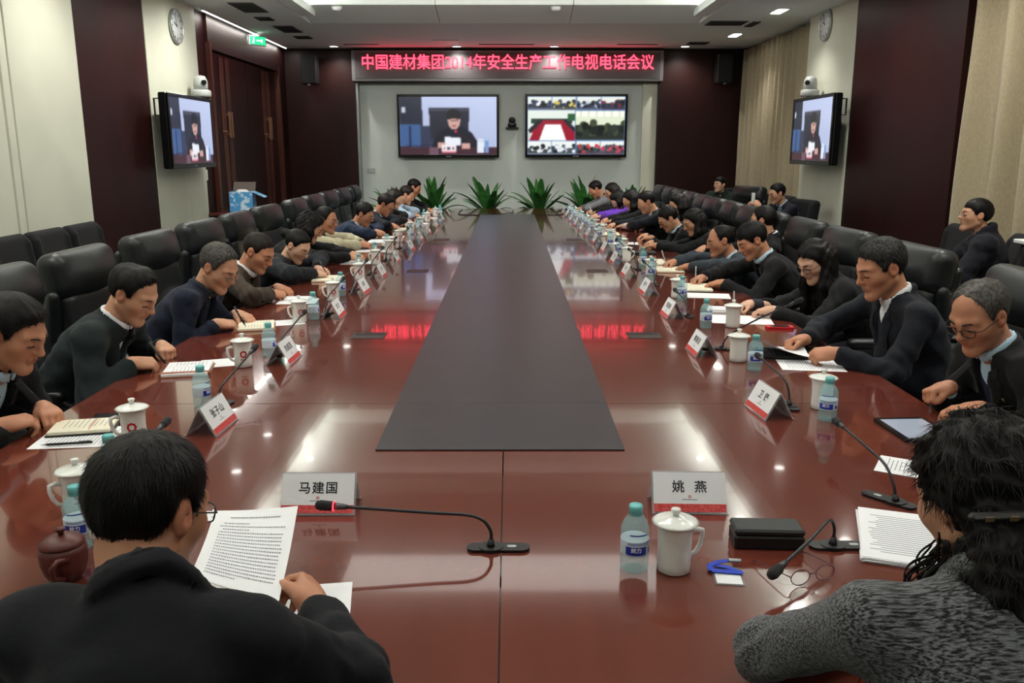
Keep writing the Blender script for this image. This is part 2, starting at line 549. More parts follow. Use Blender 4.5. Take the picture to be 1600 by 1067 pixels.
bm_ = tag(empty('ceiling_beam', (-.065, 9.55, 3.68)), 'shallow cross beam with a light strip in the raised ceiling', 'ceiling beam')  # beam and strip are added to light the sloped panels
MB().box((0, 0, 0), (5.5, .16, .2), .006).obj('beam', M_ceil_in, bm_)
MB().box((0, .085, .03), (5.3, .012, .02)).obj('strip', mat('beam_strip', (.8, .8, .8), .5, emit=(1, .98, .92), strength=6), bm_)
def rect_lamp(name, label, x, y, z, w, d, m, group):
    r = tag(empty(name, (x, y, z)), label, 'ceiling light', group)
    MB().box((0, 0, 0.01), (w + .08, d + .08, .03), .005).obj('frame', M_white_plastic, r)
    MB().box((0, 0, -0.008), (w, d, .006)).obj('diffuser', m, r)
    return r
for i, (px_, py_, w_, d_, e_) in enumerate(PANELS):
    rect_lamp('ceiling_panel_light', ['wide lit panel in raised ceiling behind the camera', 'wide lit panel in raised ceiling above the near table end',
              'wide lit panel in raised ceiling, third from the back', 'narrow lit panel in raised ceiling mirrored in the near tabletop'][i], px_, py_, COFFER_Z - .02, w_, d_, M_lamp_panel, 'panels in the raised ceiling')

def downlight(x, y, z, label, group, r=0.075):
    o = tag(empty('downlight', (x, y, z)), label, 'downlight', group)
    MB().lathe([(r * 1.3, 0.0), (r * 1.3, -.008), (r, -.012), (r, -.002)], 20).obj('trim_ring', M_white_plastic, o)
    MB().lathe([(0.0, -.006), (r * .97, -.006), (r * .97, -.003), (0.0, -.003)], 20).obj('bulb', M_lamp, o)
    return o
ORD = ('first', 'second', 'third', 'fourth', 'fifth', 'sixth', 'seventh', 'eighth')
for ex, sd in zip(EDGE_X, ('left', 'right')):
    for ey in EDGE_Y:
        downlight(ex, ey, COFFER_Z, 'round downlight on the %s edge of the raised ceiling, %s from the near end' % (sd, ORD[EDGE_Y.index(ey)]), 'downlights along the %s raised ceiling edge' % sd, .05)
FAR_SPOTS = [(-3.07, 'round downlight left of the red lettered sign'), (-0.92, 'round downlight above the left half of the lettered sign'),
             (0.79, 'round downlight above the right half of the lettered sign'), (3.08, 'round downlight right of the red lettered sign')]
for fx, lab in FAR_SPOTS:
    downlight(fx, 15.72, CEIL, lab, 'downlights before the far wall')
    spot_light('wall_spot', (fx, 15.72, CEIL - .03), 52, 130, 0.9, rot=(math.radians(8), 0, 0), radius=0.04)
for (fx, fy, lab) in [(3.56, 14.2, 'lit ceiling fitting by the far curtain, farther one'), (3.52, 11.8, 'lit ceiling fitting by the far curtain, nearer one')]:
    r = rect_lamp('ceiling_spot_box', lab, fx, fy, CEIL - .005, .12, .34, M_lamp, 'fittings by the far curtain')
    spot_light('curtain_spot', (fx, fy, CEIL - .04), 60, 120, 0.8)
for sx_, sd in ((-1, 'left'), (1, 'right')):
    for i, wy in enumerate(WASH_Y[sx_]):
        downlight(3.15 * sx_, wy, CEIL, 'round wall-washing downlight on the %s, %s from the near end' % (sd, ORD[i]), 'wall-washing downlights', .06)
    xc = cx0 + .012 if sx_ < 0 else cx1 - .012
    o = tag(empty('cove_strip', (xc, 5.0, CEIL + .10)), 'long cove light strip on the %s face of the raised ceiling' % sd, 'light strip')
    MB().box((-sx_ * .085, 0, -.06), (.19, 14.8, .05), .004).obj('channel', M_ceil_in, o)
    MB().box((-sx_ * .165, 0, -.01), (.03, 14.8, .06), .004).obj('channel', M_ceil_in, o)
    MB().box((-sx_ * .012, 0, -.02), (.012, 14.6, .012)).obj('strip', mat('cove_tube', (.8, .8, .8), .5, emit=(1, .98, .92), strength=12), o)
# slatted air vents
def vent(x, y, w, d, label):
    r = tag(empty('ceiling_vent', (x, y, CEIL)), label, 'vent', 'ceiling vents')
    MB().box((0, 0, -.004), (w, d, .008), .002).obj('frame', mat('vent_grey', srgb(120, 122, 122), .6), r)
    n = 6
    for k in range(n):
        MB().box((0, -d / 2 + d * (k + .5) / n, -.012), (w * .94, d / n * .45, .008)).obj('slat', M_groove, r)
vent(-3.32, 11.55, .32, .75, 'slatted ceiling vent near the left pillar clock')
vent(-3.38, 12.5, .22, .3, 'small slatted ceiling vent above the left doors')
vent(-3.32, 13.55, .3, .7, 'slatted ceiling vent before the exit sign')
vent(-3.32, 14.5, .26, .3, 'small slatted ceiling vent past the exit sign')
vent(3.1, 12.9, .55, .4, 'slatted ceiling vent beside the raised ceiling, right')
vent(3.5, 13.0, .12, .5, 'narrow ceiling vent beside the curtain')
vent(3.2, 15.25, .35, .3, 'slatted ceiling vent near the right speaker')
for (x, w, lab) in [(-2.55, .6, 'long air slot above the left end of the lettered sign'), (-.05, .95, 'long air slot above the middle of the lettered sign'), (2.2, .7, 'long air slot above the right end of the lettered sign')]:
    tag(MB().box((0, 0, -.004), (w, .05, .01), .003).obj('air_slot', M_groove, None, (x, 15.45, CEIL)), lab, 'vent', 'air slots above the sign')
tag(MB().box((0, 0, -.006), (.42, .5, .012), .004).obj('access_panel', M_white_plastic, None, (-1.05, 15.1, CEIL)), 'square access panel in the ceiling above the sign', 'panel')
for (x, lab) in [(-2.33, 'round smoke detector on the sloped ceiling panel, left'), (.63, 'round smoke detector on the sloped ceiling panel, right')]:
    tag(MB().lathe([(.0, -.05), (.05, -.05), (.065, -.03), (.07, 0)], 20).obj('smoke_detector', M_white_plastic, None, (x, 12.25, CEIL + .112)), lab, 'smoke detector', 'smoke detectors')

# ---- left wall
wl = struct(empty('wall_left', (XL, 6, 0)))
def wpart(root, name, x0, x1, y0, y1, z0, z1, m, bev=0.0):
    o = slab(name, x0, x1, y0, y1, z0, z1, m, None, bev)
    o.location = Vector(o.location) - Vector(root.location)
    o.parent = root
    return o
wpart(wl, 'backing', -5.2, -4.06, YB, 11.5, 0, CEIL, M_groove)
wpart(wl, 'backing', -5.2, -4.42, 11.5, 16.8, 0, CEIL, M_groove)
edges = [YB, -1.2, 1.5, 4.2, 7.02]
for a, b in zip(edges[:-1], edges[1:]):
    wpart(wl, 'wall_panel', -4.08, XL, a + .01, b - .01, .1, CEIL, M_cream, .004)
wpart(wl, 'wall_panel', -4.08, XL, 7.045, 7.14, .1, CEIL, M_cream, .004)
wpart(wl, 'wall_panel', -4.08, XL, 7.165, 8.3, .1, CEIL, M_cream, .004)
wpart(wl, 'wood_panel', -4.1, XL - .01, 8.3, 9.9, .0, CEIL, M_wood)
wpart(wl, 'pillar_face', -4.5, XL, 9.9, 10.88, 0, CEIL, M_cream, .003)
wpart(wl, 'pillar_face', -4.5, XL, 10.885, 11.5, 0, CEIL, M_cream, .003)
wpart(wl, 'wood_panel', -4.4, -4.06, 11.5, 12.0, 0, CEIL, M_wood)
wpart(wl, 'wood_panel', -4.4, -4.04, 15.55, 16.4, 0, CEIL, M_wood)
wpart(wl, 'wood_panel', -4.4, -4.02, 12.0, 15.55, 3.08, CEIL, M_wood)
wpart(wl, 'door_frame', -4.2, -4.0, 12.0, 12.08, 0, 3.08, M_wood_light)
wpart(wl, 'door_frame', -4.2, -4.0, 15.47, 15.55, 0, 3.08, M_wood_light)
wpart(wl, 'door_frame', -4.2, -4.0, 12.08, 15.47, 3.0, 3.08, M_wood)
struct(slab('baseboard_left', -4.06, XL + .012, YB, 8.3, 0, .1, M_wood))
# a strip of cove light along the head of the left wood wall
o = tag(empty('cove_light', (-3.93, 13.75, CEIL)), 'bright light strip along the ceiling above the left doors', 'light strip')
MB().box((0, 0, -.012), (.05, 4.3, .024), .004).obj('channel', M_white_plastic, o)
MB().box((-.012, 0, -.026), (.022, 4.2, .006)).obj('strip', mat('cove_strip', (.8, .8, .8), .5, emit=(1, 1, .95), strength=8), o)
area_light('cove_head_light', (-3.92, 13.75, CEIL - .035), .04, 4.2, 20)
# two pairs of tall doors
def door(n, y0, y1, handle_side, ymid):
    d = struct(empty('door_%d' % n, (-4.1, (y0 + y1) / 2, 0)))
    MB().box((0, 0, 1.5), (.06, y1 - y0 - .01, 2.98), .006).obj('leaf', M_wood, d)
    ys = (ymid - (y0 + y1) / 2)
    MB().box((.035, ys - handle_side * .12, 1.5), (.02, .16, 2.9), .004).obj('strip', M_wood_light, d)
    h = MB().box((.085, ys - handle_side * .05, 2.03), (.03, .03, .36), .006)
    h.box((.06, ys - handle_side * .05, 2.17), (.05, .02, .02)).box((.06, ys - handle_side * .05, 1.9), (.05, .02, .02))
    h.obj('handle', M_bronze, d)
    if handle_side > 0:
        MB().tube([(.035, ys - .2, 1.93), (.09, ys - .2, 1.93), (.09, ys - .36, 1.93)], .012, 8).obj('lever', M_bronze, d)
door(1, 12.08, 12.72, 1, 12.72); door(2, 12.73, 13.77, -1, 12.73)
door(3, 13.78, 14.82, 1, 14.82); door(4, 14.83, 15.47, -1, 14.83)
# ---- right wall
wr = struct(empty('wall_right', (XR, 6, 0)))
wpart(wr, 'backing', 4.42, 5.2, YB, 16.8, 0, CEIL, M_wood)
wpart(wr, 'wood_panel', XR + .01, 4.42, 8.2, 10.78, 0, CEIL, M_wood)
wpart(wr, 'pillar_face', XR, 4.6, 10.78, 12.45, 0, CEIL, M_cream, .003)
# ---- far wall
wf = struct(empty('wall_far', (0, YF, 0)))
wpart(wf, 'wood_panel', -4.4, -2.78, YF, YF + .1, 0, CEIL, M_wood)
wpart(wf, 'wood_panel', 2.70, 4.5, YF, YF + .1, 0, CEIL, M_wood)
wpart(wf, 'wood_panel', -2.78, 2.70, YF - .02, YF + .1, 2.86, CEIL, M_wood)
wpart(wf, 'niche_panel', -2.78, 2.44, YF + .18, YF + .3, 0, 2.86, M_niche)
wpart(wf, 'niche_reveal', -2.79, -2.74, YF, YF + .3, 0, 2.86, mat('steel_trim', srgb(150, 155, 155), .4, .5))
wpart(wf, 'niche_strip', 2.44, 2.70, YF + .1, YF + .3, 0, 2.86, M_cream)
# back wall and floor of the room behind the camera
struct(slab('wall_back', -5.2, 5.2, YB - .1, YB, 0, 4.0, M_cream))

# ---- curtains
def curtain(y0, y1, x, label, folds, amp):
    n = folds * 14
    nz = 14
    V, F = [], []
    ph = random.random() * 6
    for i in range(n + 1):
        t = i / n
        y = y0 + (y1 - y0) * t
        for j in range(nz + 1):
            z = .03 + (CEIL - .04 - .03) * j / nz
            w = amp * (1.0 + .25 * math.sin(3.1 * t * folds + ph)) * (1.1 - .25 * j / nz)
            xx = x + w * math.sin(2 * math.pi * folds * t + .7 * math.sin(5 * t + ph) + .12 * math.sin(j * .7)) + .3 * w * math.sin(4 * math.pi * folds * t + 1 + ph)
            V.append((xx, y + .02 * math.sin(j * .5 + i * .3), z))
    V2 = [(p[0] + .006, p[1], p[2]) for p in V]
    s = nz + 1
    for i in range(n):
        for j in range(nz):
            F.append((i * s + j, i * s + j + 1, (i + 1) * s + j + 1, (i + 1) * s + j))
    N = len(V)
    F2 = [(a + N, d + N, c + N, b + N) for a, b, c, d in F]
    E_ = []
    for i in range(n):
        E_.append((i * s, (i + 1) * s, (i + 1) * s + N, i * s + N)); E_.append((i * s + nz, i * s + nz + N, (i + 1) * s + nz + N, (i + 1) * s + nz))
    for j in range(nz):
        E_.append((j, j + N, j + 1 + N, j + 1)); E_.append((n * s + j, n * s + j + 1, n * s + j + 1 + N, n * s + j + N))
    me = np_mesh('curtain', np.array(V + V2), np.array(F + F2 + E_), M_curtain)
    tag(inst('curtain', me), label, 'curtain', 'linen curtains')
curtain(2.2, 8.16, 4.24, 'beige pleated curtain behind the man in the navy parka', 12, .095)
curtain(12.5, 16.0, 4.26, 'beige pleated curtain between the right pillar and the far wall', 13, .085)

# ------------------------------------------------------------------ pictures on the screens
def paint_speaker(W=126, H=72):
    y, x = np.mgrid[0:H, 0:W]
    x = x / (W - 1.0); y = y / (H - 1.0)
    im = np.zeros((H, W, 3))
    im[:] = np.array([182, 192, 224]) + (np.stack([x * 10 - y * 18] * 3, -1))
    def put(m, c):
        im[m] = c
    put((x < .225 + .03 * y) & (y < .5), (38, 42, 58))
    put((x < .21) & (y >= .47), (62, 92, 140)); put((x > .09) & (x < .12) & (y > .5), (36, 50, 84)); put((x > .02) & (x < .06) & (y > .18) & (y < .28), (190, 195, 210))
    put((x < .4) & (x > .21) & (y > .5) & (y < .9), (52, 58, 82))
    put((np.abs(x - .51) < .215 - .03 * y) & (y > .19) & (y < .72), (40, 42, 56)); put((np.abs(x - .51) < .2) & (y > .2) & (y < .24), (66, 68, 84))
    put((((x - .57) / .24) ** 2 + ((y - .92) / .42) ** 2 < 1), (30, 32, 44))
    put((((x - .56) / .065) ** 2 + ((y - .41) / .15) ** 2 < 1), (202, 160, 150))
    put((((x - .555) / .075) ** 2 + ((y - .31) / .1) ** 2 < 1) & (y < .37 + .3 * np.abs(x - .555)), (28, 26, 34))
    put((np.abs(x - .56) < .04) & (np.abs(y - .41) < .012), (84, 60, 62)); put((np.abs(x - .558) < .02) & (np.abs(y - .5) < .008), (150, 90, 90))
    put((y > .87), (66, 40, 50)); put((y > .87) & (x > .3) & (x < .4), (110, 80, 96))
    put((x > .46 + .05 * (y - .7)) & (x < .63) & (y > .68 + .15 * (x - .46)) & (y < .84), (228, 232, 240))
    put((np.abs(x - .43) < .04) & (np.abs(y - .83) < .05), (204, 160, 150)); put((np.abs(x - .68) < .045) & (np.abs(y - .84) < .05), (204, 160, 150))
    d = np.abs((y - .6) - (x - .58) * 1.1)
    put((d < .012) & (x > .58) & (x < .76), (60, 30, 44)); put(((x - .575) ** 2 + ((y - .59) * .57) ** 2 < .0002), (220, 60, 90))
    put((x > .43) & (x < .58) & (y > .83) & (y < .96), (236, 226, 232)); put((x > .45) & (x < .56) & (y > .87) & (y < .91) & ((x * 37).astype(int) % 2 == 0), (70, 60, 70)); put((x > .43) & (x < .58) & (y > .94) & (y < .965), (220, 120, 140))
    put((x > .795) & (x < .865) & (y > .77) & (y < .96), (220, 226, 240)); put((x > .8) & (x < .86) & (y > .72) & (y < .75), (226, 230, 240))
    put((x > .875) & (x < .915) & (y > .76) & (y < .96), (120, 150, 200)); put((x > .885) & (x < .905) & (y > .71) & (y < .76), (150, 200, 220))
    put((x < .3) & (np.abs(y - (.86 - .1 * x)) < .008), (40, 40, 60))
    return im
def paint_grid(W=150, H=84):
    y, x = np.mgrid[0:H, 0:W]
    x = x / (W - 1.0); y = y / (H - 1.0)
    im = np.zeros((H, W, 3)); im[:] = (90, 120, 170)
    rg = np.random.default_rng(4)
    def tile(x0, y0, x1, y1, wall, crowd, accent):
        m = (x > x0 + .004) & (x < x1 - .004) & (y > y0 + .006) & (y < y1 - .006)
        im[m] = wall
        h = y1 - y0; w = x1 - x0
        im[m & (y > y0 + .5 * h)] = crowd
        for _ in range(26):
            cx, cy = x0 + rg.random() * w, y0 + (.35 + .5 * rg.random()) * h
            b = m & (((x - cx) / (.06 * w + .006)) ** 2 + ((y - cy) / (.13 * h)) ** 2 < 1)
            im[b] = np.array(crowd) * rg.uniform(.3, 1.3) if rg.random() < .72 else accent
        im[m & (y > y0 + .86 * h)] = np.array(crowd) * .6 + np.array(accent) * .3
    for k in range(4):
        tile(k * .25, 0, k * .25 + .25, .225, (226, 232, 226), (46, 54, 74), ((236, 238, 240), (214, 190, 90), (190, 200, 220), (120, 40, 60))[k])
        tile(k * .25, .76, k * .25 + .25, 1, (232, 238, 236), (60, 70, 76), ((232, 232, 236), (226, 230, 240), (200, 60, 70), (190, 70, 90))[k])
    tile(.49, .235, 1, .75, (222, 230, 204), (34, 42, 38), (60, 70, 50))
    m = (x > .004) & (x < .487) & (y > .24) & (y < .75)
    im[m] = (226, 234, 226)
    im[m & (y > .38) & (y < .46) & (x > .04) & (x < .46)] = (36, 60, 48)
    a = (y - .4) / .35
    im[m & (y > .4) & (np.abs(x - .26) < .12 + .2 * a)] = (150, 18, 44)
    im[m & (y > .47) & (np.abs(x - .26) < .065 + .075 * a)] = (244, 246, 244)
    im[m & (y > .62) & (np.abs(x - .26) > .14 + .1 * a) & (x < .2)] = (200, 205, 200)
    for sgn in (-1, 1):
        for t in np.linspace(0, 1, 6):
            cx, cy = .26 + sgn * (.13 + .1 * t), .42 + .16 * t
            im[m & (((x - cx) / .02) ** 2 + ((y - cy) / .035) ** 2 < 1)] = (32, 34, 44)
    im[m & (x > .41) & (y > .3) & (y < .42)] = (40, 90, 50)
    mm = (x > .5) & (x < .99) & (y > .25) & (y < .34)
    im[mm & (np.abs(np.sin(x * 40)) > .5)] = (250, 252, 240)
    return im
def screen_mesh(im, w, h, flip=False):
    im = np.clip(im, 0, 255)
    for ax in (0, 1):
        im = (np.roll(im, 1, ax) + 2 * im + np.roll(im, -1, ax)) / 4
    im = np.clip(im, 0, 255) / 255.0
    im = np.where(im <= .04045, im / 12.92, ((im + .055) / 1.055) ** 2.4)
    H, W, _ = im.shape
    jj, ii = np.mgrid[0:H, 0:W]
    V = np.stack([(ii / (W - 1.0) - .5) * w, np.zeros_like(ii, float), (.5 - jj / (H - 1.0)) * h], -1).reshape(-1, 3)
    i0 = (np.arange(H - 1)[:, None] * W + np.arange(W - 1)[None]).ravel()
    Q = np.stack([i0 + W, i0 + W + 1, i0 + 1, i0], 1)
    return np_mesh('screen', V, Q, M_screen, smooth=False, colors=im.reshape(-1, 3))
def tv(name, label, loc, rz, w, h, im, deep=.1, tilt=0.0, wall_gap=.1):
    r = tag(empty(name, loc, rz), label, 'screen', None)     # faces local -y, origin at the middle of the set
    b = .042
    fr = MB()
    fr.box((0, deep / 2 + .004, 0), (w, deep - .01, h), .012)
    fr.box((0, -.004, h / 2 - b / 2), (w, .018, b), .004).box((0, -.004, -h / 2 + b * .65), (w, .018, b * 1.3), .004)
    fr.box((-w / 2 + b / 2, -.004, 0), (b, .018, h - 2 * b), .004).box((w / 2 - b / 2, -.004, 0), (b, .018, h - 2 * b), .004)
    fr.obj('frame', M_black_gloss, r)
    s = inst('screen', screen_mesh(im, w - 2 * b, h - 2.2 * b), r, (0, -.003, .006))
    MB().box((0, -.0145, -h / 2 + b * .6), (.1, .002, .012)).obj('badge', M_grey_metal, r)
    MB().box((0, deep + wall_gap / 2 - .004, 0), (w * .4, wall_gap, h * .5), .01).obj('wall_mount', M_black, r)
    if wall_gap > .15:
        for s_ in (-1, 1):
            MB().tube([(s_ * (w / 2 - .05), deep - .02, h * .42), (s_ * (w / 2 - .05), deep + .06, h * .42), (s_ * (w / 2 - .05), deep + .06, h * .2), (s_ * (w / 2 - .05), deep - .02, h * .2)], .011, 6).obj('carry_handle', M_black, r)
    return r
SPEAK, GRID = paint_speaker(), paint_grid()
tv('wall_television', 'large wall screen showing a man reading at a desk, below the lettered sign', (-1.12, YF + .06, 2.10), 0, 1.86, 1.13, SPEAK, .08, wall_gap=.045)
tv('wall_television', 'large wall screen split into many meeting room pictures', (1.225, YF + .06, 2.105), 0, 1.87, 1.13, GRID, .08, wall_gap=.045)
tv('pillar_television', 'screen with a man at a desk on the left cream pillar', (-3.76, 10.45, 1.885), math.radians(90), 1.42, .83, SPEAK, .1, wall_gap=.16)
tv('pillar_television', 'screen with a man at a desk on the right cream pillar', (3.9, 11.36, 1.92), math.radians(-90), 1.5, .86, SPEAK, .1, wall_gap=.17)

def dome_camera(x, y, z, sx, label):
    r = tag(empty('video_camera', (x, y, z)), label, 'camera', 'video cameras above the pillar screens')
    MB().box((-sx * .12, 0, -.06), (.3, .2, .012), .003).obj('shelf', mat('clear_grey_shelf', srgb(150, 160, 155), .3), r)
    MB().lathe([(.0, -.05), (.115, -.05), (.12, -.03), (.12, .02), (.1, .035), (.0, .035)], 28).obj('base', M_grey_plastic, r)
    MB().lathe([(.0, .035), (.085, .036), (.088, .1), (.08, .16), (.055, .2), (.0, .21)], 28).obj('head', M_grey_plastic, r)
    MB().tube([(sx * .055, -.06, .12), (sx * .075, -.08, .12)], .03, 14).obj('lens', M_black_gloss, r)
dome_camera(-3.83, 11.05, 2.37, 1, 'grey domed video camera above the left pillar screen')
dome_camera(3.98, 11.75, 2.42, -1, 'grey domed video camera above the right pillar screen')
def clock(x, y, z, sx, label, r_=.2):
    r = tag(empty('wall_clock', (x, y, z), math.radians(90) * sx), label, 'clock', 'round wall clocks')   # faces local -y
    M_ = Matrix.Rotation(math.radians(90), 4, 'X')
    def lat(prof, nm, m, n=36):
        mb = MB().lathe(prof, n)
        mb.v = [tuple(M_ @ Vector(p)) for p in mb.v]
        return mb.obj(nm, m, r)
    lat([(r_ * .95, -.0), (r_, .0), (r_, .03), (r_ * .94, .036), (r_ * .9, .026), (r_ * .9, .0)], 'rim', mat('silver_rim', srgb(186, 190, 190), .3, .7))
    lat([(.0, .02), (r_ * .92, .02), (r_ * .92, .01), (.0, .01)], 'dial', mat('clock_dial', srgb(206, 212, 210), .5))
    for k in range(12):
        a = k * math.pi / 6
        MB().box((0, 0, r_ * .74), (.012, .004, .035 if k % 3 == 0 else .022), 0, 0, Matrix.Rotation(a, 4, 'Y')).obj('hour_mark', M_ink, r, (0, -.021, 0))
    MB().box((0, -.024, .04), (.012, .003, .1), 0, 0, Matrix.Rotation(math.radians(-65), 4, 'Y')).obj('hour_hand', M_ink, r)
    MB().box((0, -.027, .06), (.008, .003, .15), 0, 0, Matrix.Rotation(math.radians(-20), 4, 'Y')).obj('minute_hand', M_ink, r)
clock(-3.995, 10.8, 3.12, 1, 'round white wall clock high on the left cream pillar')
clock(4.145, 11.79, 3.28, -1, 'round white wall clock high on the right cream pillar', .21)

def speaker(x, y, z, label):
    r = tag(empty('wall_speaker', (x, y, z)), label, 'speaker', 'wall speakers')
    MB().box((0, .0, 0), (.28, .24, .5), .015).obj('cabinet', M_black, r)
    MB().box((0, -.125, 0), (.25, .012, .46), .005).obj('grille', mat('speaker_grille', srgb(30, 31, 33), .8, bump=((900, 900, 900), .5)), r)
    MB().box((0, -.128, -.26), (.05, .02, .03), .004).obj('badge', M_grey_metal, r)
    MB().box((0, .2, 0), (.08, .18, .1), .01).obj('bracket', M_black, r)
speaker(-3.53, 15.82, 3.06, 'black box speaker on the far wall left of the sign')
speaker(3.8, 15.82, 3.08, 'black box speaker on the far wall right of the sign')

# red lettered sign
sg = tag(empty('led_sign', (-.03, 15.98, 3.14)), 'wide grey sign with glowing red characters above the far screens', 'sign')
MB().box((0, .03, 0), (5.56, .16, .53), .01).obj('housing', mat('sign_frame', srgb(120, 118, 118), .4, .4), sg)
MB().box((0, -.053, 0), (5.44, .01, .44), .002).obj('face', M_led_face, sg)
inst('lettering', text_mesh('中国建材集团2014年安全生产工作电视电话会议', .245, M_led_red, .004, .002, 1.0), sg, (0, -.064, .045), (math.pi / 2, 0, 0))
led = sg.children[-1]
bb = [v.co.x for v in led.data.vertices]
led.scale = (5.2 / (max(bb) - min(bb)), 1.12, 1)
red = area_light('sign_glow', (-.03, 15.88, 3.18), 5.2, .25, 2.5, (math.radians(75), 0, 0), (1, .03, .06))

# exit sign, small fittings of the walls
ex = tag(empty('exit_sign', (-3.9, 13.95, 3.33), math.radians(58)), 'small green lit exit sign above the left doors', 'sign')
MB().box((0, .012, 0), (.34, .03, .15), .004).obj('case', M_grey_plastic, ex)
MB().box((0, -.005, 0), (.31, .004, .12)).obj('face', M_led_green, ex)
e = MB().box((-.08, -.008, .02), (.02, .002, .03)).box((-.085, -.008, -.012), (.03, .002, .04)).box((-.1, -.008, -.04), (.04, .002, .012)).box((.02, -.008, 0), (.09, .002, .02)).box((.08, -.008, 0), (.02, .002, .06))
e.obj('symbol', mat('exit_white', (.9, .95, .9), .5, emit=(.8, 1, .9), strength=1.5), ex)
tag(MB().box((0, 0, 0), (.02, .11, .14), .004).obj('wall_switch', M_white_plastic, None, (-4.05, 11.62, 1.35)), 'white light switch just past the left pillar', 'switch')
tag(MB().box((0, 0, 0), (.14, .02, .09), .004).box((0, -.012, .01), (.09, .004, .05)).obj('wall_control', M_grey_plastic, None, (-2.58, YF + .17, 1.3)), 'small control panel low on the far pale wall', 'switch')
bc = tag(empty('conference_camera', (.05, YF + .13, 2.17)), 'small black camera on the far wall between the two screens', 'camera')
MB().box((0, 0, -.1), (.24, .12, .03), .008).obj('shelf', M_black, bc)
MB().lathe([(0, -.085), (.075, -.085), (.08, -.03), (.06, 0), (0, 0)], 20).obj('base', M_black, bc)
MB().lathe([(0, -.02), (.055, .0), (.065, .04), (.05, .085), (0, .1)], 20).obj('head', M_black, bc)
MB().tube([(0, -.05, .04), (0, -.08, .04)], .03, 14).obj('lens', M_black_gloss, bc)
# ------------------------------------------------------------------ conference table
TZ = 0.75
TX0, TX1, TY0, TY1 = -1.62, 1.56, 1.30, 14.0
RX0, RX1, RY0, RY1 = -0.424, 0.364, 2.565, 12.70
tb = tag(empty('conference_table', (-.03, 7.6, 0)), 'long glossy red-brown wooden conference table with a dark central inlay', 'table')
def tpoly(name, poly, z0, z1, m):
    return MB().prism([(x + .03, y - 7.6) for x, y in poly], z0, z1).obj(name, m, tb)
def corner(cx, cy, r, a0):
    return [(cx + r * math.cos(math.radians(a0 + 90 * k / 8)), cy + r * math.sin(math.radians(a0 + 90 * k / 8))) for k in range(9)]
g = .0018
seams = [3.08, 5.485, 7.9, 10.32, 12.70]
tpoly('tabletop_panel', corner(TX0 + .3, TY0 + .3, .3, 180) + [(-.02 - g, TY0), (-.02 - g, RY0 - g), (RX0 - g, RY0 - g), (RX0 - g, 3.08 - g), (TX0, 3.08 - g)], TZ - .04, TZ, M_table)
tpoly('tabletop_panel', [(-.02 + g, TY0)] + corner(TX1 - .3, TY0 + .3, .3, 270) + [(TX1, 3.08 - g), (RX1 + g, 3.08 - g), (RX1 + g, RY0 - g), (-.02 + g, RY0 - g)], TZ - .04, TZ, M_table)
for a, b in zip(seams[:-1], seams[1:]):
    tpoly('tabletop_panel', [(TX0, a + g), (RX0 - g, a + g), (RX0 - g, b - g), (TX0, b - g)], TZ - .04, TZ, M_table)
    tpoly('tabletop_panel', [(RX1 + g, a + g), (TX1, a + g), (TX1, b - g), (RX1 + g, b - g)], TZ - .04, TZ, M_table)
tpoly('tabletop_panel', [(TX0, 12.70 + g), (TX1, 12.70 + g)] + corner(TX1 - .2, TY1 - .2, .2, 0) + corner(TX0 + .2, TY1 - .2, .2, 90), TZ - .04, TZ, M_table)
for a, b in zip([RY0] + seams, seams):
    tpoly('inlay_panel', [(RX0, a + .0008), (RX1, a + .0008), (RX1, b - .0008), (RX0, b - .0008)], TZ - .03, TZ + .004, M_runner)
tpoly('underframe', [(TX0 + .06, TY0 + .12), (TX1 - .06, TY0 + .12), (TX1 - .06, TY1 - .1), (TX0 + .06, TY1 - .1)], TZ - .09, TZ - .041, M_table_dark)
for y0, y1 in [(2.0, 13.4)]:
    for x in (-.75, .7):
        tpoly('support_panel', [(x - .02, y0), (x + .02, y0), (x + .02, y1), (x - .02, y1)], 0, TZ - .09, M_table_dark)

# power sockets let into the table
def socket(x, y, label):
    o = tag(empty('table_socket', (x, y, TZ)), label, 'socket', 'flush sockets in the tabletop')
    MB().box((0, 0, .0015), (.17, .14, .003), .001).obj('plate', mat('socket_plate', srgb(70, 62, 60), .35, .5), o)
    MB().box((0, .035, .0035), (.15, .05, .002), .0008).obj('flap', M_black, o)
for i, yy in enumerate((4.28, 6.68, 9.1)):
    socket(-.72, yy, 'flush dark socket plate in the table left of the inlay, %s' % ('nearest', 'second nearest', 'farthest')[i])
    socket(.69, yy, 'flush dark socket plate in the table right of the inlay, %s' % ('nearest', 'second nearest', 'farthest')[i])

# ------------------------------------------------------------------ chairs
def rotx(a):
    c, s = math.cos(a), math.sin(a)
    return [[1, 0, 0], [0, c, -s], [0, s, c]]
def sdf_part(name, build, lo, hi, h, m):
    s = SDF(lo, hi, h)
    build(s)
    V, Q = s.surface()
    return np_mesh(name, V, Q, m)
TILT = rotx(math.radians(8))
def _head(s):
    s.rbox((0, -.315, 1.03), (.315, .085, .125), .07, TILT, 0)
    s.ell((0, -.265, 1.02), (.26, .085, .1), TILT, .05)
def _back(s):
    s.rbox((0, -.275, .73), (.285, .065, .22), .055, TILT, 0)
    s.ell((0, -.235, .66), (.2, .07, .1), TILT, .05)
def _shell(s):
    s.rbox((0, -.375, .86), (.3, .028, .2), .026, TILT, 0)
    for sx in (-1, 1):
        s.cone((sx * .285, -.355, .70), (sx * .315, -.31, .93), .05, .035, .03)
def _seat(s):
    s.rbox((0, .02, .43), (.275, .27, .06), .055, None, 0)
    s.ell((0, .03, .45), (.22, .22, .055), None, .03)
def _pad(s):
    s.rbox((0, 0, 0), (.036, .2, .024), .022, None, 0)
